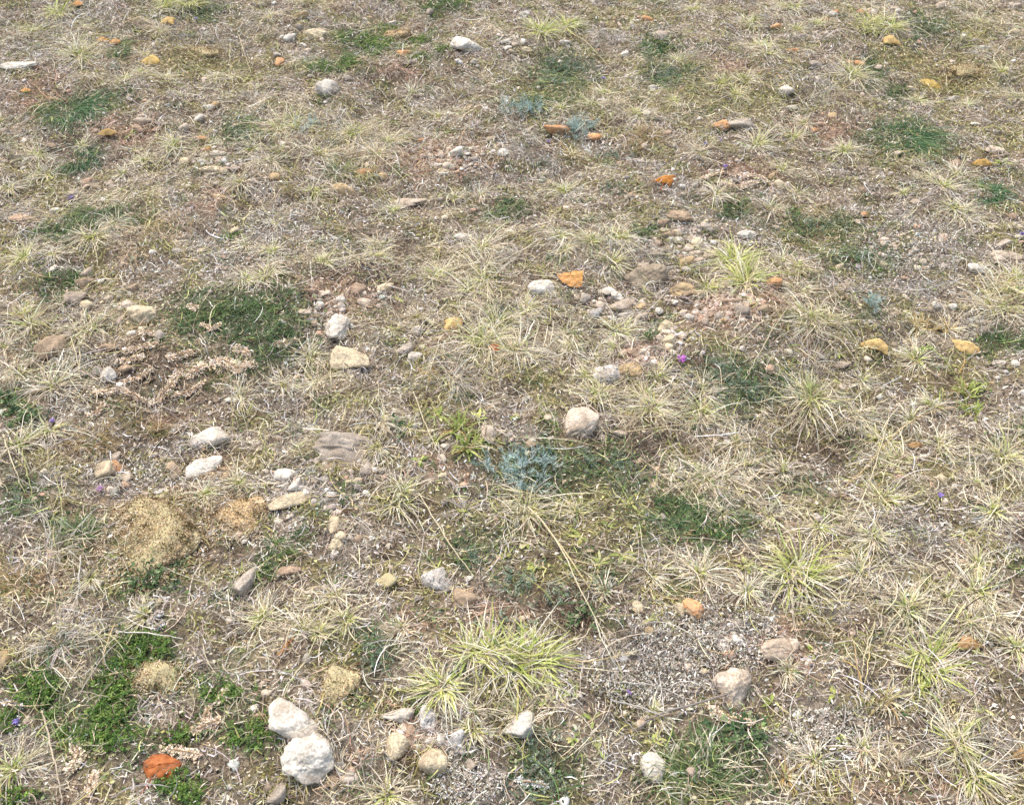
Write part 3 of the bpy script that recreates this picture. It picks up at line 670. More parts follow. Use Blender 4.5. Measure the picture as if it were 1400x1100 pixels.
TLOOK = {'s': 'straw coloured grass tuft', 'g': 'straw grass tuft with green heart', 'G': 'yellow green grass tuft', 'Y': 'bright green grass tuft', 'd': 'grey dry grass tuft', 'o': 'tawny fine grass tuft', 'y': 'golden dry grass tuft', 'D': 'dark green drooping grass tuft', 'M': 'dark green grass tuft'}
def tuft(px, py, r, kind, fixed=None, mark=None, group='grass tufts scattered over the ground'):
    s = scl(py); R = r/s*(1.08 if py < 300 else .93); x, y, z = (float(v) for v in at(px, py))
    root = empty('grass_tuft', (x, y, z)); loc = (x, y, z)
    q = .45 + R/.075
    LOP[0] = rng.uniform(0, 2*PI); LOP[1] = rng.uniform(.6, 1.4)
    nc = int(rng.integers(1, 4)) if r > 30*s/600 else 1; LOP[2] = rng.normal(0, .16, (nc, 2)) if kind in 'sgGdoy' else None
    dry = green = None
    k = dict(cx=x, cy=y)
    W = (.0012, .0023)
    if kind in 'sgG':
        nd = {'s': 70, 'g': 66, 'G': 70}[kind]
        dry = join([blades(n=nd*q, R=R, lmul=(.55, 1.45), e0=5, e1=46, bend=(20, 80), wid=W, pal=DRY, br=R*.14, **k),
                    blades(n=40*q, R=R, lmul=(.4, 1.1), e0=0, e1=25, bend=(0, 50), wid=(.001, .002), pal=DGR, br=R*.35, **k)])
        if kind == 's': green = blades(n=12*q, R=R, lmul=(.3, .6), e0=30, e1=80, bend=(20, 80), wid=W, pal=GRN, br=R*.08, tipc=DRY, **k)
        if kind == 'g': green = blades(n=34*q, R=R, lmul=(.3, .85), e0=15, e1=70, bend=(15, 80), wid=(.0018, .0032), pal=GRN, br=R*.10, tipc=DRY, **k)
        if kind == 'G': green = blades(n=74*q, R=R, lmul=(.4, 1.05), e0=10, e1=58, bend=(15, 75), wid=(.0022, .004), pal=GRN, br=R*.22, tipc=GRN+DRY[:1], **k)
    elif kind == 'Y':
        green = blades(n=46*q, R=R, lmul=(.5, 1.1), e0=20, e1=80, bend=(10, 70), wid=(.003, .0055), pal=BRI, br=R*.35, tipc=BRI, **k)
        dry = blades(n=14*q, R=R, lmul=(.5, 1.1), e0=8, e1=60, bend=(25, 95), wid=W, pal=YEL, br=R*.2, **k)
    elif kind == 'd':
        dry = blades(n=70*q, R=R, lmul=(.4, 1.2), e0=4, e1=48, bend=(10, 80), wid=(.001, .0019), pal=DGR, br=R*.2, **k)
    elif kind == 'o':
        dry = blades(n=95*q, R=R, lmul=(.5, 1.2), e0=10, e1=70, bend=(10, 80), wid=(.0009, .0017), pal=TAW, br=R*.4, **k)
        green = blades(n=14*q, R=R, lmul=(.4, .9), e0=20, e1=70, bend=(10, 80), wid=(.001, .0018), pal=MIDG, br=R*.3, **k)
    elif kind == 'y':
        dry = blades(n=55*q, R=R, lmul=(.4, 1.2), e0=10, e1=75, bend=(10, 90), wid=(.0014, .0028), pal=YEL+DRY[:2], br=R*.16, **k)
    elif kind == 'D':
        green = join([blades(n=170*q, R=R, lmul=(.5, 1.35), e0=4, e1=40, bend=(30, 80), wid=(.0009, .0018), pal=DKG, br=R*.5, azr=(-.45, .9), **k),
                      blades(n=34*q, R=R, lmul=(.3, .8), e0=5, e1=45, bend=(30, 90), wid=(.0009, .0018), pal=DKG, br=R*.6, **k)])
    elif kind == 'M':
        green = blades(n=105*q, R=R, lmul=(.35, .95), e0=15, e1=72, bend=(10, 70), wid=(.0010, .0021), pal=MIDG, br=R*.6, tipc=MIDG+DRY[:1], **k)
        dry = blades(n=45*q, R=R, lmul=(.4, 1.0), e0=10, e1=70, bend=(10, 80), wid=(.001, .002), pal=DRY, br=R*.6, **k)
    if dry is not None: build('dry_blades', *dry, M_BLADE, root, loc)
    if green is not None: build('green_blades', *green, M_BLADE, root, loc)
    size = 'large' if r > 44*s/600 else 'small' if r < 24*s/600 else ''
    reg(root, (size + ' ' + TLOOK[kind]).strip(), 'grass tuft', px, py, group, fixed, mark)
    return root
TUFTS = """84,880,62,d 27,1057,56,g 365,850,44,g 405,860,28,g 438,867,28,g 473,848,34,g 635,998,38,g 532,1082,44,g 712,970,32,g 655,962,34,s 1240,838,52,g 1272,905,66,G 1388,887,44,g 1205,960,36,y 1185,1028,36,g 1295,1012,60,g 1322,1052,70,g 1325,850,42,s 1072,1072,28,y 1360,842,36,s
65,592,38,g 28,612,36,g 135,600,44,o 225,596,24,o 282,680,32,g 322,667,32,g 60,762,62,d 30,795,40,o 120,790,36,s 440,593,20,g 525,582,26,s 549,682,42,g 458,818,36,s 718,694,52,g 880,560,44,g 960,558,52,g 975,655,60,s 890,787,38,s 965,777,46,s 985,700,26,s 1108,558,62,g 1160,563,40,s 1205,605,46,g 1227,630,40,g 1287,609,36,s 1380,632,56,g 1212,687,52,g 1365,706,46,g 1122,722,38,g 1162,719,22,s 1195,744,42,g 1080,778,68,G 1176,786,52,s 1235,765,36,d 1340,772,36,g 1325,803,56,g 1237,818,42,s 1335,662,36,s 1052,705,34,s 1015,640,34,s 1060,650,30,s
30,354,38,g 80,347,22,s 127,325,38,g 160,306,30,s 35,435,40,g 120,457,48,g 70,530,50,s 22,512,36,s 335,382,34,g 340,337,24,s 325,541,34,s 8,475,26,s 360,346,28,g 362,380,34,g 445,362,28,g 495,357,24,s 517,350,28,s 525,336,28,s 540,292,26,g 597,378,38,g 651,396,44,g 655,338,48,s 680,442,62,g 675,472,58,g 622,522,52,d 580,518,22,y 425,493,38,s 385,522,28,s 575,432,28,s 662,372,40,s 700,350,34,d 758,325,24,g 806,331,36,g 845,327,38,g 840,362,42,g 712,430,38,g 712,482,50,s 775,457,34,s 786,482,34,s 838,475,22,g 845,452,42,g 818,487,26,s 800,515,28,g 820,542,42,g 768,340,26,s 910,520,38,g 960,535,40,s 990,372,46,G 1022,387,50,G 1010,352,48,G 970,395,36,g 1055,288,26,s 1105,437,46,g 1131,441,38,g 1070,357,32,s 1090,402,38,s 1110,488,52,d 1246,497,36,g 1257,452,28,y 1287,452,26,y 1186,527,28,s 1105,545,52,g 1367,397,48,g 1370,427,52,g 1390,380,34,g 1312,297,32,s 1300,286,24,g 880,545,40,g 600,490,30,d 430,525,34,s 500,515,28,d
80,20,24,G 52,46,28,g 120,80,42,g 215,10,28,G 262,10,30,G 208,77,22,s 165,111,22,g 200,101,16,g 310,106,26,s 277,50,18,d 250,132,18,d 55,216,26,g 60,240,26,s 105,206,18,g 242,200,28,g 205,223,20,g 4,166,16,g 345,130,26,d 175,240,20,s 14,262,24,s 330,251,26,s 340,204,22,g 235,108,20,s 360,26,24,s 477,186,34,g 400,172,34,g 376,182,26,g 425,217,30,s 512,212,34,s 562,131,22,s 365,222,26,s 432,265,26,g 600,162,24,s 622,271,18,s 530,195,28,s 660,268,20,s 735,46,32,G 772,42,28,G 952,16,22,g 1030,35,24,g 1042,66,26,g 770,152,20,g 810,145,22,g 860,156,24,g 922,141,24,g 980,116,24,g 1003,132,24,g 1012,110,24,g 770,265,30,g 782,216,24,y 890,187,24,o 868,200,18,o 1037,196,34,g 975,265,24,s 960,215,24,s 830,130,22,g 925,85,20,g
1176,36,32,G 1212,40,28,G 1120,36,18,g 1076,11,26,g 1085,40,22,g 1056,76,24,g 1165,106,38,g 1332,31,28,s 1255,142,24,g 1320,146,20,g 1393,136,24,g 1370,167,20,d 1155,207,28,g 1082,192,28,g 1066,230,22,g 1285,256,32,g 1312,245,26,s 1262,230,20,s 1085,267,26,s 1270,245,24,s 1100,170,22,s 1130,120,22,d 1345,75,22,d"""
BIG = [(600,938,52,'G'), (645,895,50,'G'), (697,900,66,'G'), (742,908,62,'G'), (578,946,32,'g')]
for a in BIG: tuft(*a)
for q in TUFTS.split():
    a = q.split(','); tuft(float(a[0]), float(a[1]), float(a[2]), a[3])
tuft(98,150,46,'D', fixed='dark green drooping grass clump at the far left', mark='the far left dark grass clump')
tuft(104,220,30,'D', fixed='smaller dark green drooping grass clump at the far left, in front of the other', mark='the smaller left dark clump')
tuft(1228,188,54,'D', fixed='dark green drooping grass clump spreading at the far right', mark='the far right dark grass clump')
tuft(1342,265,34,'D', fixed='small dark green grass clump near the right edge', mark='the right edge dark clump')
tuft(952,1062,78,'M', fixed='fine dark green upright grass clump at the bottom, right of centre', mark='the front dark green grass')
tuft(465,238,24,'M', fixed='small mid green grass clump left of an orange flake', mark='the mid green far clump')
tuft(110,732,40,'M', fixed='green grass sprout behind the pale straw at the left', mark='the left green sprout')
tuft(625,590,30,'Y', fixed='bright yellow green broad bladed grass left of centre', mark='the bright green grass')
tuft(640,612,28,'Y', fixed='bright yellow green grass with yellowing base beside its brighter twin')
tuft(1322,538,28,'Y', fixed='bright green leafy rosette below the cracked yellow leaf', mark='the bright green rosette')
tuft(1328,565,22,'Y', fixed='bright green leafy sprout just in front of the rosette')
tuft(345,425,1,'s') if False else None
# fillers between: small dry tufts
occ = [(t['px'], t['py']) for t in THINGS]
nfill = 0
while nfill < 40:
    px, py = rng.uniform(0, 1400), rng.uniform(0, 1100); s = scl(py)/600
    W = fields(*(np.array([float(v)]) for v in at(px, py)[:2]))[0]
    if W[PT.index('green')] > .3 or W[PT.index('red')] > .3: continue
    if min(math.hypot((px-a)/1.2, py-b) for a, b in occ) < 24*s: continue
    tuft(px, py, rng.uniform(16, 30)*s, rng.choice(['d', 's', 'd', 's', 'g'])); occ.append((px, py)); nfill += 1

# grass just outside the photographed ground, as one mass
outs = []
while len(outs) < 150:
    px, py = rng.uniform(-340, 1740), rng.uniform(-120, 1230)
    if -40 < px < 1440 and -25 < py < 1140: continue
    x, y, z = (float(v) for v in at(px, py)); R_ = rng.uniform(.03, .085); LOP[0] = rng.uniform(0, 6.28); LOP[2] = None; k = dict(cx=x, cy=y); q = .45 + R_/.075
    outs.append(blades(n=84*q, R=R_, lmul=(.55, 1.45), e0=5, e1=46, bend=(20, 80), wid=(.0012, .0023), pal=DRY, br=R_*.14, **k))
    outs.append(blades(n=24*q, R=R_, lmul=(.3, .85), e0=15, e1=70, bend=(15, 80), wid=(.0018, .0032), pal=GRN, br=R_*.1, tipc=DRY, **k))
stuff(build('outlying_grass', *join(outs), M_BLADE), 'dry grass growing all round beyond the edges of the view', 'grass')

# ------------------------------------------------------------------ leafy plants
def foliage(bx, by, dirs, L, k, ll, lw, pal, splay=.9, lift=0.0, zj=.004):
    """N shoots from (bx,by) along dirs (N,3) with k little leaves each -> diamonds"""
    N_ = len(bx); t = (np.arange(k)+.5)/k
    base = np.stack([bx, by, height(bx, by) + lift + zj*rng.random(N_)], 1)
    p = base[:, None, :] + dirs[:, None, :]*(L[:, None]*t[None])[..., None]
    p[..., 2] = np.maximum(p[..., 2], height(p[..., 0], p[..., 1]) + .001)
    n = N_*k; p = p.reshape(n, 3); d = np.repeat(dirs, k, 0)
    rnd = rng.normal(0, 1, (n, 3)); rnd -= (rnd*d).sum(1)[:, None]*d; rnd /= np.linalg.norm(rnd, axis=1)[:, None]
    ld = d*(1-splay) + rnd*splay; ld[:, 2] = np.abs(ld[:, 2])*.8 + .1; ld /= np.linalg.norm(ld, axis=1)[:, None]
    up = rng.normal(0, .3, (n, 3)) + np.array([0, -.25, 1]); sd = np.cross(ld, up); sd /= np.linalg.norm(sd, axis=1)[:, None]
    l = ll*rng.uniform(.7, 1.3, n)[:, None]; w = lw*rng.uniform(.7, 1.3, n)[:, None]
    V = np.stack([p, p + ld*l*.5 + sd*w*.5, p + ld*l, p + ld*l*.5 - sd*w*.5], 1)
    F = np.arange(n*4).reshape(n, 4)
    return V.reshape(-1, 3), F, np.repeat(np.repeat(pick(pal, N_, .16), k, 0)*np.exp(rng.normal(0, .12, (n, 1))), 4, 0)
def unit(a, e): return np.stack([np.cos(a)*np.cos(e), np.sin(a)*np.cos(e), np.sin(e)], 1)
def ell(px, py, rx, ry, n, rot=0.0, pw=.5):
    t = rng.uniform(0, 2*PI, n); r = rng.random(n)**(pw+.12)*(1 + .3*np.sin(3*t+px) + .22*np.sin(5*t+py) + .12*np.sin(9*t+px)); stray = rng.random(n) < .14; r[stray] *= 1.45
    u = rx*r*np.cos(t); v = ry*r*np.sin(t); c, s = math.cos(math.radians(rot)), math.sin(math.radians(rot))
    x, y, _ = at(px + u*c - v*s, py + u*s + v*c)
    h = np.sin(x*95 + 2*np.sin(y*80)) + np.sin(y*110 + 2*np.sin(x*60)) + rng.normal(0, .35, n)   # gaps between the clumps
    k = h > -.75
    x = np.where(k, x, np.roll(x, 1)); y = np.where(k, y, np.roll(y, 1))
    k = (np.sin(x*95 + 2*np.sin(y*80)) + np.sin(y*110 + 2*np.sin(x*60))) < -.9
    x = x + k*rng.normal(0, .006, n); y = y + k*rng.normal(0, .006, n)
    return x, y
MOSSG = [(92,124,50,30),(118,148,62,28),(68,96,42,14),(150,166,86,14)]
JUN = [(92,124,60,30),(112,140,74,24),(66,96,56,18),(144,160,98,12)]
DJUN = [(90,118,72,30),(116,140,88,26),(68,92,58,16),(156,166,118,18)]
BLU = [(176,196,186,30),(152,176,164,26),(200,214,204,24),(120,146,132,10)]
GRG = [(142,158,128,30),(118,140,112,26),(168,178,150,24),(92,110,88,10)]
PLOOK = {'m': 'bright green moss cushion', 'j': 'green creeping needle plant', 'J': 'dark green creeping needle plant', 'b': 'blue grey needle plant', 'g': 'grey green low plant', 'l': 'dark leafy green plant'}
PNAME = {'m': 'moss_cushion', 'j': 'creeping_shrub', 'J': 'creeping_shrub', 'b': 'needle_plant', 'g': 'low_plant', 'l': 'leafy_plant'}
def plant(px, py, rx, ry, kind, rot=0, fixed=None, mark=None, dens=.8):
    if kind in 'Jgb': rx *= 1.08; ry *= 1.08; dens = .62
    x0, y0, z0 = (float(v) for v in at(px, py)); s = scl(py)
    area = PI*(rx/s)*(ry/s/.7)
    loc = (x0, y0, z0); root = empty(PNAME[kind], loc)
    if kind == 'm':
        n = int(area*62000*dens); x, y = ell(px, py, rx, ry, n, rot)
        g = foliage(x, y, unit(rng.uniform(0, 2*PI, n), rng.uniform(.5, 1.5, n)), rng.uniform(.006, .017, n), 7, .0042, .0026, MOSSG, .75)
    elif kind in 'jJ':
        n = int(area*15000*dens); x, y = ell(px, py, rx, ry, n, rot)
        a = rng.normal(math.radians(-rot + 20), .9, n)
        g = foliage(x, y, unit(a, rng.uniform(.1, .7, n)), rng.uniform(.012, .034, n), 16, .0058, .0015, JUN if kind == 'j' else DJUN, .7)
    elif kind == 'b':
        n = int(area*16000*dens); x, y = ell(px, py, rx, ry, n, rot, .6)
        g = foliage(x, y, unit(rng.uniform(0, 2*PI, n), rng.uniform(.2, 1.4, n)), rng.uniform(.012, .035, n), 11, .014, .0015, BLU, .4)
    elif kind == 'g':
        n = int(area*15000*dens); x, y = ell(px, py, rx, ry, n, rot, .6)
        g = foliage(x, y, unit(rng.uniform(0, 2*PI, n), rng.uniform(.1, 1.0, n)), rng.uniform(.008, .024, n), 10, .006, .0018, GRG, .7)
    else:
        n = int(area*15000*dens); x, y = ell(px, py, rx, ry, n, rot)
        g = foliage(x, y, unit(rng.uniform(0, 2*PI, n), rng.uniform(.2, 1.2, n)), rng.uniform(.008, .02, n), 6, .0085, .0052, DJUN, .8)
    build('foliage', *g, M_LEAFY, root, loc)
    # a few woody stems through the mat
    m = max(9, int(area*500)); parts = []
    sx, sy = ell(px, py, rx*.7, ry*.7, m, rot)
    for i in range(m):
        a = rng.uniform(0, 2*PI) if kind not in 'jJ' else rng.normal(math.radians(-rot), .6)
        ln = rng.uniform(.015, .035); tt = np.linspace(0, 1, 5)
        qx = sx[i] + ln*tt*math.cos(a) + .003*np.sin(tt*5); qy = sy[i] + ln*tt*math.sin(a)
        parts.append(tube(np.stack([qx, qy, height(qx, qy) + .004 + .004*np.sin(tt*3)], 1), np.linspace(.0011, .0005, 5), sl((120, 96, 72)), 5))
    build('stems', *join(parts), M_WOOD, root, loc)
    reg(root, PLOOK[kind], 'moss' if kind == 'm' else 'plant', px, py, 'green plants and cushions on the ground', fixed, mark)
PL = [
 (150,985,40,46,'m',0,'brightest broad green moss cushion at the lower left','the broad bright moss'),
 (48,945,34,28,'m',0,'round green moss cushion at the left, below grey straw','the round left moss'),
 (205,885,34,22,'m',0,'bright moss patch behind the cream crusted stone',None),(175,912,24,18,'m',0,None,None),(155,942,26,22,'m',0,None,None),(12,985,18,16,'m',0,None,None),
 (295,950,30,18,'m',-15,'dark moss strip beside a pale dry flower head',None),(243,1008,22,13,'m',0,None,None),(345,1006,28,18,'m',0,None,None),(250,1078,30,22,'m',0,None,None),(22,1090,28,14,'m',0,None,None),(570,968,8,10,'m',0,'tiny moss tuft wedged between the white crescent stone and the upright stone',None),
 (100,1012,26,14,'m',0,None,None),(360,985,22,9,'j',-35,None,None),
 (398,737,34,9,'j',-22,'green creeping sprig, upper one left of the cream stones','the upper creeping sprig'),(385,765,32,9,'j',-18,None,None),(356,782,16,26,'j',0,None,None),(370,752,18,8,'j',-30,None,None),
 (515,905,18,26,'g',-20,None,None),(525,880,20,14,'g',0,None,None),
 (345,428,60,14,'J',-6,'widest dark green creeping shrub, above the dried seed stems','the wide creeping shrub'),(255,448,28,14,'J',-12,None,None),(372,412,28,10,'J',-20,None,None),(305,425,30,10,'j',0,None,None),(320,460,36,12,'J',-10,None,None),(380,455,26,16,'J',0,None,None),(292,520,30,8,'j',-32,'green sprig stretched along a tan dried stem',None),(365,482,22,10,'J',0,None,None),
 (208,790,38,14,'l',0,'dark leafy plant in front of the large tan boulder','the dark leafy plant'),(245,775,16,10,'l',0,None,None),
 (714,645,36,26,'b',0,'broad blue grey needle plant in the centre','the central blue grey plant'),
 (790,181,24,14,'b',0,'blue grey needle plant right of the orange oval stone','the far blue grey plant'),
 (715,152,28,9,'b',0,None,None),(422,173,14,7,'b',0,None,None),(165,140,12,6,'g',0,None,None),
 (850,640,30,16,'g',0,None,None),(805,632,34,12,'g',0,None,None),(900,690,30,10,'J',15,None,None),(945,703,44,18,'J',15,'dark green creeping shrub right of centre','the right creeping shrub'),(935,728,38,12,'J',0,None,None),(990,735,42,11,'j',-6,'brighter green edge of creeping shrub below its dark neighbour',None),(1010,715,20,9,'J',0,None,None),
 (1010,522,46,20,'g',18,'soft grey green feathery plant right of the magenta flower','the feathery grey plant'),(1035,540,24,10,'g',0,None,None),(975,505,30,9,'g',8,None,None),
 (760,818,34,18,'g',0,None,None),(690,850,34,12,'g',0,None,None),(790,845,24,12,'l',0,None,None),
 (705,800,32,22,'g',0,'dark grey green plant right of the brown beige stone',None),(822,800,16,14,'g',0,None,None),(745,1040,20,40,'g',20,'dark blue green trailing plant at the bottom centre','the trailing front plant'),(735,1078,40,18,'g',0,None,None),
 (1010,1003,44,18,'l',0,'dark green leafy plant under tan seed heads near the bottom','the front leafy plant'),
 (130,300,52,9,'J',-14,'dark green creeping band at the left','the left creeping band'),(85,318,34,8,'J',-8,None,None),(90,385,24,10,'j',-12,None,None),(60,402,30,7,'J',0,None,None),
 (688,282,26,10,'J',-8,'dark green shrub patch right of the flat pink slab','the far middle shrub'),
 (467,53,12,9,'m',0,None,None),(512,62,24,13,'m',0,'far bright moss patch around the far tan dome','the far moss patch'),(530,42,18,7,'m',-10,None,None),(440,96,20,7,'m',0,None,None),(478,87,16,9,'m',0,None,None),(575,55,18,7,'m',-20,None,None),(605,10,32,8,'j',-18,None,None),(572,80,18,6,'m',0,None,None),(605,68,14,5,'m',0,None,None),
 (165,74,9,9,'J',0,None,None),(172,60,9,6,'J',0,None,None),(170,127,14,7,'J',0,None,None),(155,95,16,6,'g',0,None,None),
 (768,95,34,18,'g',0,'grey green mat in the far middle','the far grey mat'),(915,105,32,12,'g',0,'grey green mat right of the far grey mat',None),(895,70,24,8,'l',0,None,None),(900,58,18,5,'j',0,None,None),(755,115,24,10,'g',0,None,None),
 (1190,88,9,10,'J',0,None,None),(1200,104,10,7,'J',0,None,None),(1232,127,16,8,'J',0,None,None),(1270,42,26,9,'g',-12,None,None),(1185,352,44,11,'g',0,'grey green low mat above the pointed grey flake',None),(1193,418,8,12,'b',0,None,None),(1370,468,36,10,'J',0,'dark green low shrub right of the cracked yellow leaf',None),(1110,308,26,7,'g',0,None,None),
 (10,547,16,10,'l',0,None,None),(32,570,28,13,'l',0,None,None),(28,682,22,12,'g',0,None,None),(275,12,36,7,'g',-8,None,None),(330,186,22,10,'g',0,None,None),(1005,290,16,9,'j',0,None,None),(882,320,12,8,'J',0,None,None),(900,361,13,6,'J',0,None,None),(912,441,11,8,'J',0,None,None),(884,462,10,10,'j',0,None,None),(845,258,26,9,'g',0,None,None),(838,215,30,9,'g',0,None,None),(320,325,14,5,'m',0,None,None),(885,4,30,5,'J',0,None,None),(640,765,24,12,'g',0,None,None),(545,580,12,5,'l',0,None,None),(745,585,12,16,'j',0,None,None),(472,700,7,14,'J',0,None,None),(1108,655,24,6,'g',0,None,None),(195,355,14,5,'g',0,None,None),(545,243,10,6,'j',0,None,None),(745,225,14,8,'g',0,None,None),(640,250,12,6,'g',0,None,None),
]
for a in PL: plant(*a[:5], rot=a[5], fixed=a[6], mark=a[7])

# small forbs: rosettes of lance shaped yellow-green leaves
def forb(px, py, r, n=7, pal=BRI, look='small yellow green leafy sprout', fixed=None):
    s = scl(py); R = r/s; x, y, z = (float(v) for v in at(px, py)); loc = (x, y, z)
    root = empty('leafy_sprout', loc)
    az = rng.uniform(0, 2*PI, n); L = R*rng.uniform(.6, 1.2, n); el = np.radians(rng.uniform(5, 60, n)); S = 6; t = np.linspace(0, 1, S)
    P = np.zeros((n, S, 3)); P[:, 0] = (x, y, z + .002)
    for i in range(1, S):
        e = el - .9*t[i]; ds = L/(S-1)
        P[:, i, 0] = P[:, i-1, 0] + ds*np.cos(e)*np.cos(az); P[:, i, 1] = P[:, i-1, 1] + ds*np.cos(e)*np.sin(az); P[:, i, 2] = np.maximum(P[:, i-1, 2] + ds*np.sin(e), z + .004)
    w = (R*.26)*rng.uniform(.7, 1.2, n)[:, None]*np.array([.25, .6, 1, 1, .65, .1])[None]
    sd = np.stack([-np.sin(az), np.cos(az), 0*az], 1)
    build('leaves', *ribbons(P, sd, w, pick(pal, n, .12), crease=.18), M_LEAFY, root, loc)
    reg(root, look, 'plant', px, py, 'small leafy sprouts', fixed)
FB = """765,953,14 788,948,14 745,963,12 783,1010,12 818,1025,18 810,985,16 893,1014,14 856,690,13 872,700,12 870,725,12 800,690,20 795,735,20 850,760,22 820,770,16 780,775,14 733,776,14 1112,895,14 1140,950,16 1160,1018,18 1145,1020,14 1345,970,14 1095,1010,16 1055,960,16 1320,555,14 1268,550,14 740,935,14 600,570,16 655,575,16 575,630,14 1055,1000,16 150,765,12 700,570,12 1058,690,10 1145,485,10 1265,480,12 1020,775,14 640,700,14 180,185,12 605,655,12 1370,225,14 715,10,10 545,412,10 780,575,12 835,560,10 640,1100,10 955,640,12 720,745,14 690,760,14 760,700,16 830,720,14"""
for q in FB.split():
    a = [float(v) for v in q.split(',')]; forb(a[0], a[1], a[2]*1.1, int(rng.integers(4, 9)), pal=BRI if rng.random() < .6 else GRN)

# ------------------------------------------------------------------ fallen leaves
def leaf(cx, cy, poly, ctr, col, edge, dome=.5, fixed=None, mark=None, stalk=None, veins=True, tilt=.35, cut=None, name='fallen_leaf', look='orange fallen leaf'):
    """poly: outline in pixels round (cx,cy) in the photo, laid out at its true ground size"""
    poly = [(cx + (a-cx)*1.12, cy + (b-cy)*1.12) for a, b in poly]
    s = scl(cy); th = PITCH + math.atan((cy-550)/FPX) + tilt
    x, y, z = (float(v) for v in at(cx, cy)); loc = (x, y, z)
    P = np.array(poly, float) - np.array([cx, cy]); m = len(P)
    # resample outline smoothly
    d = np.concatenate([P, P[:1]]); seg = np.linalg.norm(np.diff(d, axis=0), axis=1); cum = np.concatenate([[0], np.cumsum(seg)])
    T = np.linspace(0, cum[-1], 65)[:-1]; O = np.stack([np.interp(T, cum, d[:, 0]), np.interp(T, cum, d[:, 1])], 1)
    O2 = O*.6 + .2*np.roll(O, 1, 0) + .2*np.roll(O, -1, 0)
    O2 += rng.normal(0, .12, O2.shape)*s/600
    c0 = np.array(ctr, float) - np.array([cx, cy]); K = 14
    rr = np.linspace(0, 1, K+1)[1:]
    G = c0 + (O2 - c0)[None]*rr[:, None, None]
    R = np.abs(P).max()/s
    def lift(g, q):
        u, v = g[..., 0]/s, g[..., 1]/s
        hgt = dome*R*(1 - q**2)*.65 + .06*R*np.sin(u/R*4+1)*np.cos(v/R*3) + .03*R*np.sin(u/R*11)*q + .022*R*np.sin(u/R*9+v/R*13) + .018*R*np.sin(v/R*17-u/R*8)
        return np.stack([u, -v/math.sin(th)*math.cos(tilt), hgt + np.maximum(-v/math.sin(th), -R)*math.sin(tilt)*.6 + R*.3], -1)
    Vt = lift(G, rr[:, None]*np.ones((1, 64))).reshape(-1, 3)
    V0 = lift(c0[None], np.zeros(1))
    V = np.concatenate([V0, Vt]); i = 1 + np.arange(K*64).reshape(K, 64)
    F4 = np.stack([i[:-1], np.roll(i[:-1], -1, 1), np.roll(i[1:], -1, 1), i[1:]], -1).reshape(-1, 4)
    F3 = np.stack([np.zeros(64, int), i[0], np.roll(i[0], -1)], 1)
    c1, c2 = sl(col), sl(edge); a = (np.concatenate([[0], np.repeat(rr, 64)])[:, None])
    sdx = np.clip(V[:, :1]/R*.5 + .5, 0, 1)
    C = c1*(1 - sdx*.25) + c2*(sdx*.25); C = C*(1 - a**6*.25) + c2*.7*(a**6*.25)
    Vw = V + np.array(loc); me_parts = []
    F = np.concatenate([F4, np.stack([F3[:, 0], F3[:, 0], F3[:, 1], F3[:, 2]], 1)])
    root = empty(name, loc)
    me = bpy.data.meshes.new('leaf_blade')
    me.from_pydata((V).tolist(), [], F4.tolist() + F3.tolist()); me.update()
    ca = me.color_attributes.new('Col', 'FLOAT_COLOR', 'POINT'); cc = np.ones((len(V), 4), np.float32); cc[:, :3] = C
    ca.data.foreach_set('color', cc.ravel()); me.materials.append(M_LEAF)
    me.polygons.foreach_set('use_smooth', np.ones(len(me.polygons), dtype=bool))
    ob = bpy.data.objects.new('leaf_blade', me); COL.objects.link(ob); ob.parent = root
    so = ob.modifiers.new('thick', 'SOLIDIFY'); so.thickness = .0011; so.offset = -1
    if veins:
        parts = []; far_i = int(np.argmax(np.linalg.norm(O2 - c0, axis=1)))
        for k in (0, 32):
            j = (far_i + k) % 64; tt = np.linspace(.0, .93, 8)
            g = c0 + (O2[j] - c0)[None]*tt[:, None]; p = lift(g, tt); p[:, 2] += .0004
            parts.append(tube(p, np.linspace(.0004, .0002, 8), sl(edge)*.85, 5))
        Vv, Fv, Cv = join(parts); build('vein', Vv + np.array(loc), Fv, Cv, M_WOOD, root, loc)
    if stalk:
        q = np.array(stalk, float); ax, ay, az_ = at(q[:, 0], q[:, 1], .004)
        tt = np.linspace(0, 1, 8); k = np.linspace(0, 1, len(q))
        pts = np.stack([np.interp(tt, k, ax), np.interp(tt, k, ay), np.interp(tt, k, az_)], 1); pts[0, 2] += .006
        build('leaf_stalk', *tube(pts, np.linspace(.0014, .0009, 8), c2*.9, 6), M_WOOD, root, loc)
    reg(root, look, 'leaf', cx, cy, 'fallen leaves', fixed, mark)
OR, OE = (244,186,118), (228,160,98); YE, YO = (248,216,150), (240,192,112); RO, RE = (206,168,118), (180,138,90)
leaf(782,385,[(763,380),(772,378),(784,376),(796,374),(795,386),(794,397),(788,399),(780,398),(770,391)],(782,386),OR,(238,176,90),.22,'fan shaped orange leaf with a straight right edge beside a pale stone','the fan shaped orange leaf',tilt=.5)
leaf(1196,478,[(1176,476),(1182,471),(1192,469),(1203,470),(1210,475),(1211,480),(1207,490),(1202,487),(1194,483),(1182,480)],(1197,476),YE,YO,.5,'smooth yellow leaf pointed at the left end, right of the olive moss','the smooth yellow leaf',veins=False)
leaf(1321,479,[(1303,467),(1312,469),(1322,471),(1332,477),(1336,481),(1334,487),(1324,490),(1316,489),(1309,483),(1306,475)],(1320,480),YE,YO,.5,'yellow curled leaf split by a dark crack near the right edge','the cracked yellow leaf',stalk=[(1318,489),(1319,496),(1314,503),(1313,510)])
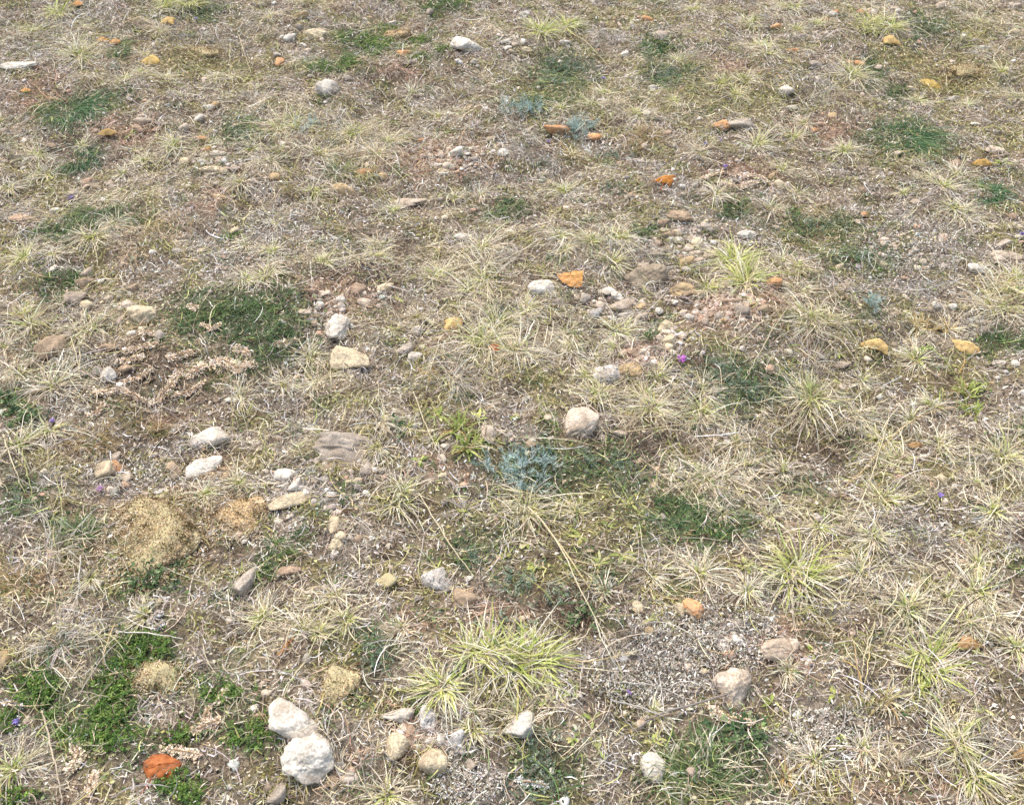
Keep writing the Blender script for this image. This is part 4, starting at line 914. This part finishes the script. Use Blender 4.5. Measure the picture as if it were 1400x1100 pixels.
leaf(618,447,[(607,443),(614,439),(619,437),(626,438),(632,441),(631,449),(625,452),(618,453),(611,456),(608,451),(611,445)],(620,446),YE,YO,.55,'yellow cupped leaf left of the largest straw tuft','the cupped yellow leaf',veins=False)
leaf(908,251,[(893,251),(901,247),(909,245),(923,244),(919,251),(916,256),(914,260),(911,256),(903,254)],(909,250),(226,154,70),(204,120,56),.35,'three pointed orange leaf standing on pale stalks','the three pointed orange leaf',stalk=[(906,253),(904,258),(903,263)],veins=False)
leaf(229,33,[(220,34),(224,29),(230,27),(238,28),(237,33),(239,38),(233,36),(225,37),(221,37)],(230,32),(238,208,140),(222,176,98),.5,'pale yellow leaf at the far left, below green grass','the far pale yellow leaf',veins=False)
leaf(205,88,[(191,90),(197,87),(203,84),(209,80),(214,83),(219,88),(216,92),(208,94),(199,94),(193,92)],(206,88),(242,214,134),(228,170,76),.5,'yellow triangular leaf at the far left, in front of the pale yellow leaf','the triangular yellow leaf',veins=False)
leaf(1215,61,[(1207,61),(1209,56),(1215,55),(1222,58),(1226,63),(1229,67),(1222,66),(1214,65),(1208,65)],(1215,60),YE,YO,.5,'yellow leaf at the far right below a green grass tuft','the far right yellow leaf',veins=False)
leaf(1270,118,[(1257,114),(1262,112),(1270,114),(1278,119),(1284,124),(1278,126),(1270,126),(1259,123),(1257,119)],(1269,119),(242,212,126),(226,176,84),.5,'long yellow leaf before the far right yellow lump','the long yellow leaf',veins=False)
leaf(140,59,[(132,57),(138,55),(146,56),(150,58),(146,61),(138,61)],(141,58),YO,OE,.35,'small orange leaf, left of a touching pair at the far left',veins=False)
leaf(158,59,[(150,60),(155,56),(163,57),(166,60),(162,63),(154,63)],(158,60),OR,OE,.4,'small orange brown leaf, right of a touching pair at the far left',veins=False)
leaf(147,187,[(135,188),(141,184),(150,183),(158,184),(161,186),(154,190),(145,191),(138,190)],(148,187),(228,192,128),(206,156,88),.5,'pale tan boat shaped leaf at the far left','the pale boat leaf',veins=False)
leaf(1340,227,[(1328,227),(1333,224),(1342,223),(1352,225),(1354,228),(1350,231),(1340,232),(1331,230)],(1340,227),(230,190,112),(210,160,84),.5,'yellow tan boat shaped leaf near the right edge','the right boat leaf',veins=False)
leaf(221,1051,[(198,1046),(208,1038),(219,1035),(232,1039),(247,1046),(243,1055),(240,1065),(228,1068),(210,1067),(203,1058)],(222,1052),(206,128,72),(184,96,50),.28,'large rusty orange leaf with a long stalk at the bottom left','the large rusty leaf',stalk=[(208,1064),(198,1078),(186,1096)],tilt=.25)
leaf(390,888,[(381,895),(386,889),(389,882),(393,876),(397,881),(397,888),(396,892),(390,893),(384,900)],(390,889),RO,(226,140,70),.3,'small folded orange leaf below green hearted straw tufts','the folded orange leaf',stalk=[(395,880),(399,873),(403,868)])
leaf(1325,883,[(1306,888),(1312,880),(1318,873),(1326,873),(1334,880),(1341,887),(1330,890),(1316,890)],(1324,883),RO,RE,.3,'rust orange leaf right of a green hearted tuft at the lower right','the lower right rusty leaf')
leaf(1394,1036,[(1381,1037),(1388,1031),(1396,1026),(1404,1024),(1412,1030),(1408,1040),(1396,1041),(1386,1041)],(1396,1034),RO,RE,.3,'rust leaf cut by the right edge near the bottom','the right edge rusty leaf')
leaf(675,479,[(663,481),(669,476),(677,472),(683,475),(682,483),(674,486),(669,484)],(675,479),(200,112,72),RE,.2,'reddish leaf under the largest straw tuft','the reddish leaf')
leaf(1253,611,[(1240,611),(1247,607),(1256,608),(1262,612),(1254,615),(1245,615)],(1251,611),RO,RE,.3,'small rust leaf half hidden between straw tufts at the right')
leaf(108,11,[(100,11),(106,7),(114,9),(116,13),(108,15)],(108,11),OR,RE,.35,'tiny orange leaf at the top left',veins=False)
leaf(36,126,[(28,126),(34,123),(42,125),(42,128),(34,129)],(36,126),OR,RE,.3,'tiny orange leaf on dark soil at the far left',veins=False)

# ------------------------------------------------------------------ stalks, twigs, seed stems, flowers
def curve_px(pts, zs, n=14, wob_=0.0):
    q = np.array(pts, float); k = np.linspace(0, 1, len(q)); t = np.linspace(0, 1, n)
    X_, Y_ = np.interp(t, k, q[:, 0]), np.interp(t, k, q[:, 1])
    for _ in range(2):
        X_[1:-1] = .25*X_[:-2] + .5*X_[1:-1] + .25*X_[2:]; Y_[1:-1] = .25*Y_[:-2] + .5*Y_[1:-1] + .25*Y_[2:]
    Zo = np.interp(t, np.linspace(0, 1, len(zs)), zs)
    x, y, z = at(X_, Y_, Zo)
    return np.stack([x + rng.normal(0, wob_, n), y + rng.normal(0, wob_, n), z], 1)
def stalk(pts, r=.0012, col=(214,198,160), zs=(.008, .03, .008), fixed=None, mark=None, look='pale dry grass stalk', cat='stalk', name='dry_stalk', head=None, group='dry stalks lying over the grass'):
    P = curve_px(pts, zs, wob_=.0008); loc = tuple(P[0])
    V, F, C = tube(P, np.linspace(r, r*.55, len(P)), sl(col), 6)
    mx = np.mean([p[0] for p in pts]); my = np.mean([p[1] for p in pts])
    if head:
        root = empty(name, loc); build('stem', V, F, C, M_WOOD, root, loc)
        e = P[-1]; d = P[-1]-P[-3]; d /= np.linalg.norm(d)
        n = 26; a = P[-1] - d*head*rng.random(n)[:, None]
        dirs = d + rng.normal(0, .25, (n, 3)); dirs /= np.linalg.norm(dirs, axis=1)[:, None]
        g = foliage(a[:, 0], a[:, 1], dirs, np.full(n, .004), 2, .006, .0016, DRY, .3, lift=max(0, float(P[-1, 2]-height(P[-1, 0], P[-1, 1]))))
        build('seed_head', *g, M_BLADE, root, loc)
        o = root
    else:
        o = build(name, V, F, C, M_WOOD, None, loc)
    reg(o, look, cat, mx, my, group, fixed, mark)
    return o
stalk([(722,692),(745,715),(770,752),(790,800),(820,855),(852,922)], .0016, fixed='longest pale straw stalk running from the centre tuft toward the bottom', mark='the longest straw stalk', zs=(.02,.035,.03,.008))
stalk([(738,708),(765,745),(780,765),(800,795),(808,808)], .0018, (206,186,140), fixed='thick pale stalk lying along the longest straw stalk')
stalk([(417,904),(400,925),(387,955)], .0015); stalk([(57,970),(70,1020),(80,1060),(86,1097)], .0018, (196,178,150), fixed='jointed grey stalk leaning over the left moss')
stalk([(158,863),(195,864),(225,868),(250,873)], .0014, (222,212,196)); stalk([(528,937),(520,960),(508,992)], .0011)
stalk([(770,900),(800,905),(830,900),(866,892)], .0013, (206,180,130), head=.02); stalk([(108,470),(110,492),(106,512)], .0013); stalk([(96,456),(104,485),(111,522)], .0014)
stalk([(565,535),(578,570),(590,600),(612,640)], .0012); stalk([(572,672),(590,705),(620,750),(648,788)], .0014); stalk([(545,690),(560,715),(574,740)], .0013)
stalk([(110,760),(108,790),(105,828)], .0016, (206,196,178)); stalk([(25,752),(35,770),(46,786)], .0013); stalk([(4,594),(20,640),(31,668)], .0015)
stalk([(30,615),(38,650),(50,700)], .0012, (170,170,110)); stalk([(80,618),(60,635),(35,650)], .0013); stalk([(315,60),(314,78),(315,97)], .0013); stalk([(326,48),(334,72),(344,101)], .0013)
stalk([(1294,101),(1294,115),(1295,126)], .0013); stalk([(490,188),(520,215),(540,232),(558,250)], .0014); stalk([(1018,520),(1030,498),(1050,462),(1060,440)], .0012)
stalk([(1050,460),(1070,430),(1085,408)], .0012); stalk([(1090,475),(1115,492),(1150,520)], .0014); stalk([(1147,462),(1162,480),(1178,508)], .0013); stalk([(1118,510),(1092,505)], .001, (200,190,170))
stalk([(855,590),(920,582),(980,575),(1035,565)], .0013, (196,176,136)); stalk([(835,569),(930,570),(1025,570)], .0011, (200,184,150)); stalk([(870,607),(905,585),(945,590),(988,640)], .0011)
stalk([(700,598),(780,600),(820,612)], .0011); stalk([(812,845),(826,880),(840,905),(853,924)], .0014, (216,206,180)); stalk([(812,850),(795,875),(772,897)], .0012)
stalk([(1330,935),(1337,960),(1348,990)], .001, (190,170,150)); stalk([(1160,720),(1190,660),(1210,590),(1217,560)], .0013); stalk([(1155,665),(1185,640),(1225,588),(1270,560),(1350,550)], .0012, (204,176,124), fixed='long curved golden stalk sweeping below the bright green rosette')
stalk([(1320,470),(1318,500),(1312,540),(1290,600)], .0008, (176,150,110)); stalk([(1268,470),(1300,500),(1312,525)], .0009, (170,180,110)); stalk([(1292,515),(1305,470)], .0009)
stalk([(1196,850),(1180,905),(1178,945)], .0013, (204,190,150)); stalk([(1165,870),(1172,905),(1178,950)], .0012, (190,160,120)); stalk([(1190,880),(1186,920),(1178,945)], .0012, (216,196,140))
stalk([(1040,440),(1010,470),(1000,500)], .001); stalk([(825,305),(830,320),(860,345),(872,352)], .0011); stalk([(600,470),(590,500),(560,520)], .001); stalk([(517,520),(518,560)], .0009)
stalk([(170,455),(162,445),(178,432),(190,425)], .0017, (214,206,190), zs=(.004,.006,.006)); stalk([(272,462),(280,472),(286,487)], .0018, (216,206,186)); stalk([(453,540),(452,500)], .0012); stalk([(660,505),(672,480)], .002, (206,182,146))
stalk([(480,590),(475,580),(487,560)], .0013); stalk([(570,588),(590,590),(608,582)], .0016, (214,198,160)); stalk([(845,620),(865,590)], .0008)
stalk([(780,45),(800,55),(812,68),(838,97)], .0012); stalk([(355,100),(300,60)], .0007) if False else None
stalk([(1320,1015),(1360,1040),(1400,1035)], .0013, (206,196,176)); stalk([(1300,965),(1340,1075)], .0009)
stalk([(875,625),(920,660),(955,700)], .0009); stalk([(1000,700),(985,690),(1012,712)], .0009); stalk([(968,700),(960,725)], .0016, (226,206,190), fixed='short pale pink straw stuck in the right creeping shrub', look='short pale straw')
stalk([(130,200),(125,190),(120,170)], .0008) if False else None
# small upright dry bells beside the three pointed leaf, golden drumstick
stalk([(1178,945),(1175,915),(1160,905),(1148,901)], .0013, (216,186,110), fixed='golden stalk ending in a thick yellow bud at the lower right', head=.012)
# grey branching twig
def twig(segs, fixed, mark, rr=.0021, col=(150,140,128), px=0, py=0, look='twig'):
    parts = []
    for i, sgs in enumerate(segs):
        P = curve_px(sgs, (.012, .02, .014), 12, .0008); r = rr if i == 0 else rr*.6
        parts.append((i, tube(P, np.linspace(r, r*.6, 12), sl(col), 7)))
        if i == 0: loc = tuple(P[0])
    root = empty('twig', loc)
    for i, g in parts: build('main_branch' if i == 0 else 'side_branch', *g, M_WOOD, root, loc)
    reg(root, look, 'twig', px, py, None, fixed, mark)
twig([[(872,994),(900,975),(940,963),(975,955),(1019,940)], [(968,922),(975,935),(983,946)], [(990,950),(988,965),(1000,975)], [(978,918),(980,940)]], 'grey branching twig lying across the pale pinkish stone', 'the grey branching twig', px=945, py=965)
twig([[(834,957),(860,962),(885,968),(910,980)], [(848,960),(850,980),(872,1001)], [(870,963),(895,975),(920,982)]], 'thin pale forked twig left of the grey branching twig', 'the pale forked twig', .0015, (196,188,174), 860, 970)
twig([[(840,932),(875,933),(905,938),(935,955)], [(905,938),(915,928)]], 'thin pale twig behind the grey branching twig', None, .0013, (190,180,166), 888, 936)
twig([[(1016,598),(985,612),(960,640),(925,670)], [(985,612),(1000,630)]], 'slim tan twig over the dense straw tuft right of centre', None, .0012, (200,180,150), 970, 635)
twig([[(1240,388),(1245,398),(1262,396),(1290,388),(1310,383)], [(1262,396),(1252,390)]], 'thin white twig on the right hand gravel', None, .0012, (206,200,190), 1272, 392)
twig([[(55,125),(66,135),(78,136)], [(70,122),(85,134),(92,138)]], 'two pronged reddish twig on dark soil at the far left', None, .0014, (206,160,120), 75, 130)
# seed stems
TANH = [(244,222,188,32),(232,204,166,28),(248,236,214,22),(200,168,130,8)]
def seedstem(pts, wd, fixed=None, look='tan fluffy dried seed stem', pal=TANH, dens=1.0):
    P = curve_px(pts, (.006, .014, .010), 16, .001); loc = tuple(P[0]); root = empty('dried_seed_stem', loc)
    build('stem', *tube(P, np.linspace(.0014, .0008, 16), sl((170,140,104)), 6), M_WOOD, root, loc)
    L = np.linalg.norm(np.diff(P, axis=0), axis=1).sum(); n = int(L*3000*dens*rng.uniform(.7, 1.2))
    t = rng.random(n)*15; t = np.where(np.sin(t*2.3 + L*90) > -.2, t, rng.random(n)*15); i = np.minimum(t.astype(int), 14); f = (t - i)[:, None]
    q = P[i]*(1-f) + P[i+1]*f
    q[:, :2] += rng.normal(0, wd*.62, (n, 2))
    dirs = unit(rng.uniform(0, 2*PI, n), rng.uniform(.1, 1.4, n))
    g = foliage(q[:, 0], q[:, 1], dirs, np.full(n, wd*.9), 4, .0046, .0030, pal, .8, lift=.003)
    build('seed_head', *g, M_LIT, root, loc)
    mx = np.mean([p[0] for p in pts]); my = np.mean([p[1] for p in pts])
    reg(root, look, 'seed stem', mx, my, 'dried seed stems', fixed)
for i, (pts, wd, fx) in enumerate([
 ([(128,536),(145,534),(165,530)], .006, 'tan fluffy seed stem at the left end of the dried patch'), ([(170,534),(185,540),(200,548)], .004, None),
 ([(205,556),(218,540),(232,525),(243,508)], .007, 'thickest tan fluffy seed stem in the middle of the dried patch'), ([(240,540),(262,532),(275,522)], .004, None), ([(170,522),(185,516),(205,504)], .005, None),
 ([(288,500),(305,490),(325,503),(343,496)], .008, 'broad fluffy seed clump at the right end of the dried patch'), ([(120,570),(132,560),(142,550)], .004, None), ([(230,490),(250,482),(270,478)], .005, None),
 ([(170,480),(190,472),(215,468)], .005, None), ([(160,495),(175,490),(195,486)], .005, None), ([(255,515),(268,505),(280,498)], .006, None), ([(320,478),(330,475),(340,482)], .006, None), ([(275,444),(290,446),(303,442)], .004, None),
 ([(255,418),(262,416),(270,420)], .004, None), ([(375,470),(390,468),(402,462)], .006, 'tan fluffy seed clump at the right rim of the wide creeping shrub'), ([(190,455),(205,452),(220,458)], .004, None),
 ([(966,965),(985,975),(1005,982),(1030,985)], .005, 'pale tan seed stem below the pale pinkish stone'), ([(262,1000),(280,990),(300,982)], .005, None), ([(300,960),(302,950),(305,945)], .005, 'small pale flower head standing in dark moss'),
 ([(100,1010),(108,1030),(95,1050)], .006, None), ([(120,1085),(125,1065),(130,1055)], .005, None), ([(225,1022),(250,1025),(270,1030)], .006, None), ([(285,965),(280,980)], .003, None),
 ([(960,245),(985,232),(1010,238)], .005, None), ([(985,250),(1010,255),(1035,248)], .005, None), ([(1020,240),(1035,238),(1048,246)], .005, None)]):
    seedstem(pts, wd, fx)
for pts in ([(205,852),(212,838),(222,836)], [(210,858),(222,850)], [(708,1065),(725,1068),(748,1072)], [(5,960),(20,958),(30,965)]):
    seedstem(pts, .003, look='white fluffy seed sprig', pal=[(232,230,222,20),(206,200,190,10)], dens=.6)
# flowers
def flower(px, py, r, col, fixed):
    s = scl(py); R = r*.72/s; x, y, z = (float(v) for v in at(px, py, .012)); loc = (x, y, z); root = empty('wildflower', loc)
    n = 20; a = rng.uniform(0, 2*PI, n); S = 4; L = R*rng.uniform(.7, 1.2, n)
    P = np.zeros((n, S, 3)); e = rng.uniform(0, 1.0, n)
    for i in range(S):
        P[:, i] = np.array(loc) + (L*i/(S-1))[:, None]*unit(a, e - .5*i/(S-1))
    w = np.full((n, 1), R*.42)*np.array([.4, 1, .9, .3])[None]
    build('petals', *ribbons(P, np.stack([-np.sin(a), np.cos(a), 0*a], 1), w, pick([(*col, 1)], n, .15), crease=.15), M_LEAFY, root, loc)
    zz = float(height(x, y)); build('stem', *tube([(x, y, zz), (x+.001, y, (zz+z)/2), (x, y, z)], [.0008]*3, sl((110,120,70)), 5), M_WOOD, root, loc)
    reg(root, 'purple wildflower', 'flower', px, py, 'small purple flowers', fixed)
for a in [(932,490,9,(206,110,206),'magenta pink flower below the round cream pebbles'), (22,985,8,(150,130,206),'lilac flower in the left moss'), (71,575,6,(156,132,200),'small violet flower at the left above a straw tuft'),
 (137,668,8,(184,140,170),'dusty pink flower below the smooth cream stone at the left'), (1286,677,7,(156,130,210),'violet flower right of centre between straw tufts'), (860,946,6,(160,130,180),'faded violet flower in grey lichen'),
 (965,196,5,(140,124,190),'bluish flower in front of the leaning orange stone'), (985,192,5,(156,124,176),'violet flower right beside the bluish one'), (992,227,5,(140,110,190),'dark violet flower above the brown seed clumps'), (750,193,4,(160,140,200),'tiny lilac flower under the orange oval stone'),
 (97,271,7,(130,110,180),'dark violet flower near the left creeping band'), (268,25,4,(160,140,206),'tiny lilac flower right of the far pale yellow leaf'), (1397,319,5,(130,100,180),'violet flower at the right edge'), (825,107,5,(140,130,180),'dull violet flower right of the far grey mat')]:
    flower(*a)

# ------------------------------------------------------------------ labels: look + place relative to the nearest landmark
marks = [t for t in THINGS if t['mark']]
for t in THINGS:
    if t['fixed']: t['o']['label'] = t['fixed']
SECT = ['right of', 'behind and right of', 'behind', 'behind and left of', 'left of', 'in front and left of', 'in front of', 'in front and right of']
def sect(t, m):
    a = math.degrees(math.atan2(-(t['py']-m['py'])*1.5, t['px']-m['px'])) % 360
    return int(((a + 22.5) % 360)//45)
def dist(t, m): return math.hypot(t['px']-m['px'], (t['py']-m['py'])*1.4)
used = set(t['fixed'] for t in THINGS if t['fixed'])
RW = ['nearest', 'second', 'third', 'fourth', 'fifth', 'sixth', 'seventh', 'eighth', 'ninth', 'tenth']
rank = {}
for m in marks:
    byk = {}
    for t in THINGS:
        if t is m: continue
        byk.setdefault((t['look'], sect(t, m)), []).append((dist(t, m), id(t)))
    for k, v in byk.items():
        for r, (d, i) in enumerate(sorted(v)): rank[(i, id(m))] = r
for t in THINGS:
    if t['fixed']: continue
    best = sorted((rank[(id(t), id(m))]*90 + dist(t, m), k) for k, m in enumerate(marks) if m is not t)
    for sc_, k in best:
        m = marks[k]; r = rank[(id(t), id(m))]
        if r > 9: continue
        lab = f"{t['look']}, {RW[r]} one {SECT[sect(t, m)]} {m['mark']}"
        if len(lab.split()) > 16: lab = f"{t['look']}, {RW[r]} {SECT[sect(t, m)]} {m['mark']}"
        if len(lab.split()) <= 16 and lab not in used: break
    used.add(lab); t['o']['label'] = lab
print('things', len(THINGS), 'tufts', sum(t['cat'] == 'grass tuft' for t in THINGS), 'stones', sum(t['cat'] in ('stone', 'pebble') for t in THINGS), 'plants', sum(t['cat'] in ('plant','moss') for t in THINGS))

# ------------------------------------------------------------------ light
w = bpy.data.worlds.new('World'); SC.world = w; w.use_nodes = True
N = w.node_tree.nodes; L = w.node_tree.links
sky = N.new('ShaderNodeTexSky'); sky.sky_type = 'NISHITA'; sky.sun_disc = False
sdir = Vector((-.24, .34, .95)).normalized()
sky.sun_elevation = math.asin(sdir.z); sky.sun_rotation = math.atan2(sdir.x, sdir.y)
sky.air_density = 1.0; sky.dust_density = 3.0; sky.ozone_density = .6
bg = N['Background']; bg.inputs['Strength'].default_value = .14
L.new(sky.outputs[0], bg.inputs['Color'])
sun = bpy.data.lights.new('sun', 'SUN'); sun.energy = 1.25; sun.angle = math.radians(38); sun.color = (1, .945, .85)
so = bpy.data.objects.new('sun', sun); COL.objects.link(so); so.location = (-2, 4, 6)
so.rotation_euler = sdir.to_track_quat('Z', 'Y').to_euler()
SC.view_settings.view_transform = 'Standard'; SC.view_settings.look = 'None'; SC.view_settings.exposure = .93; SC.view_settings.gamma = 1
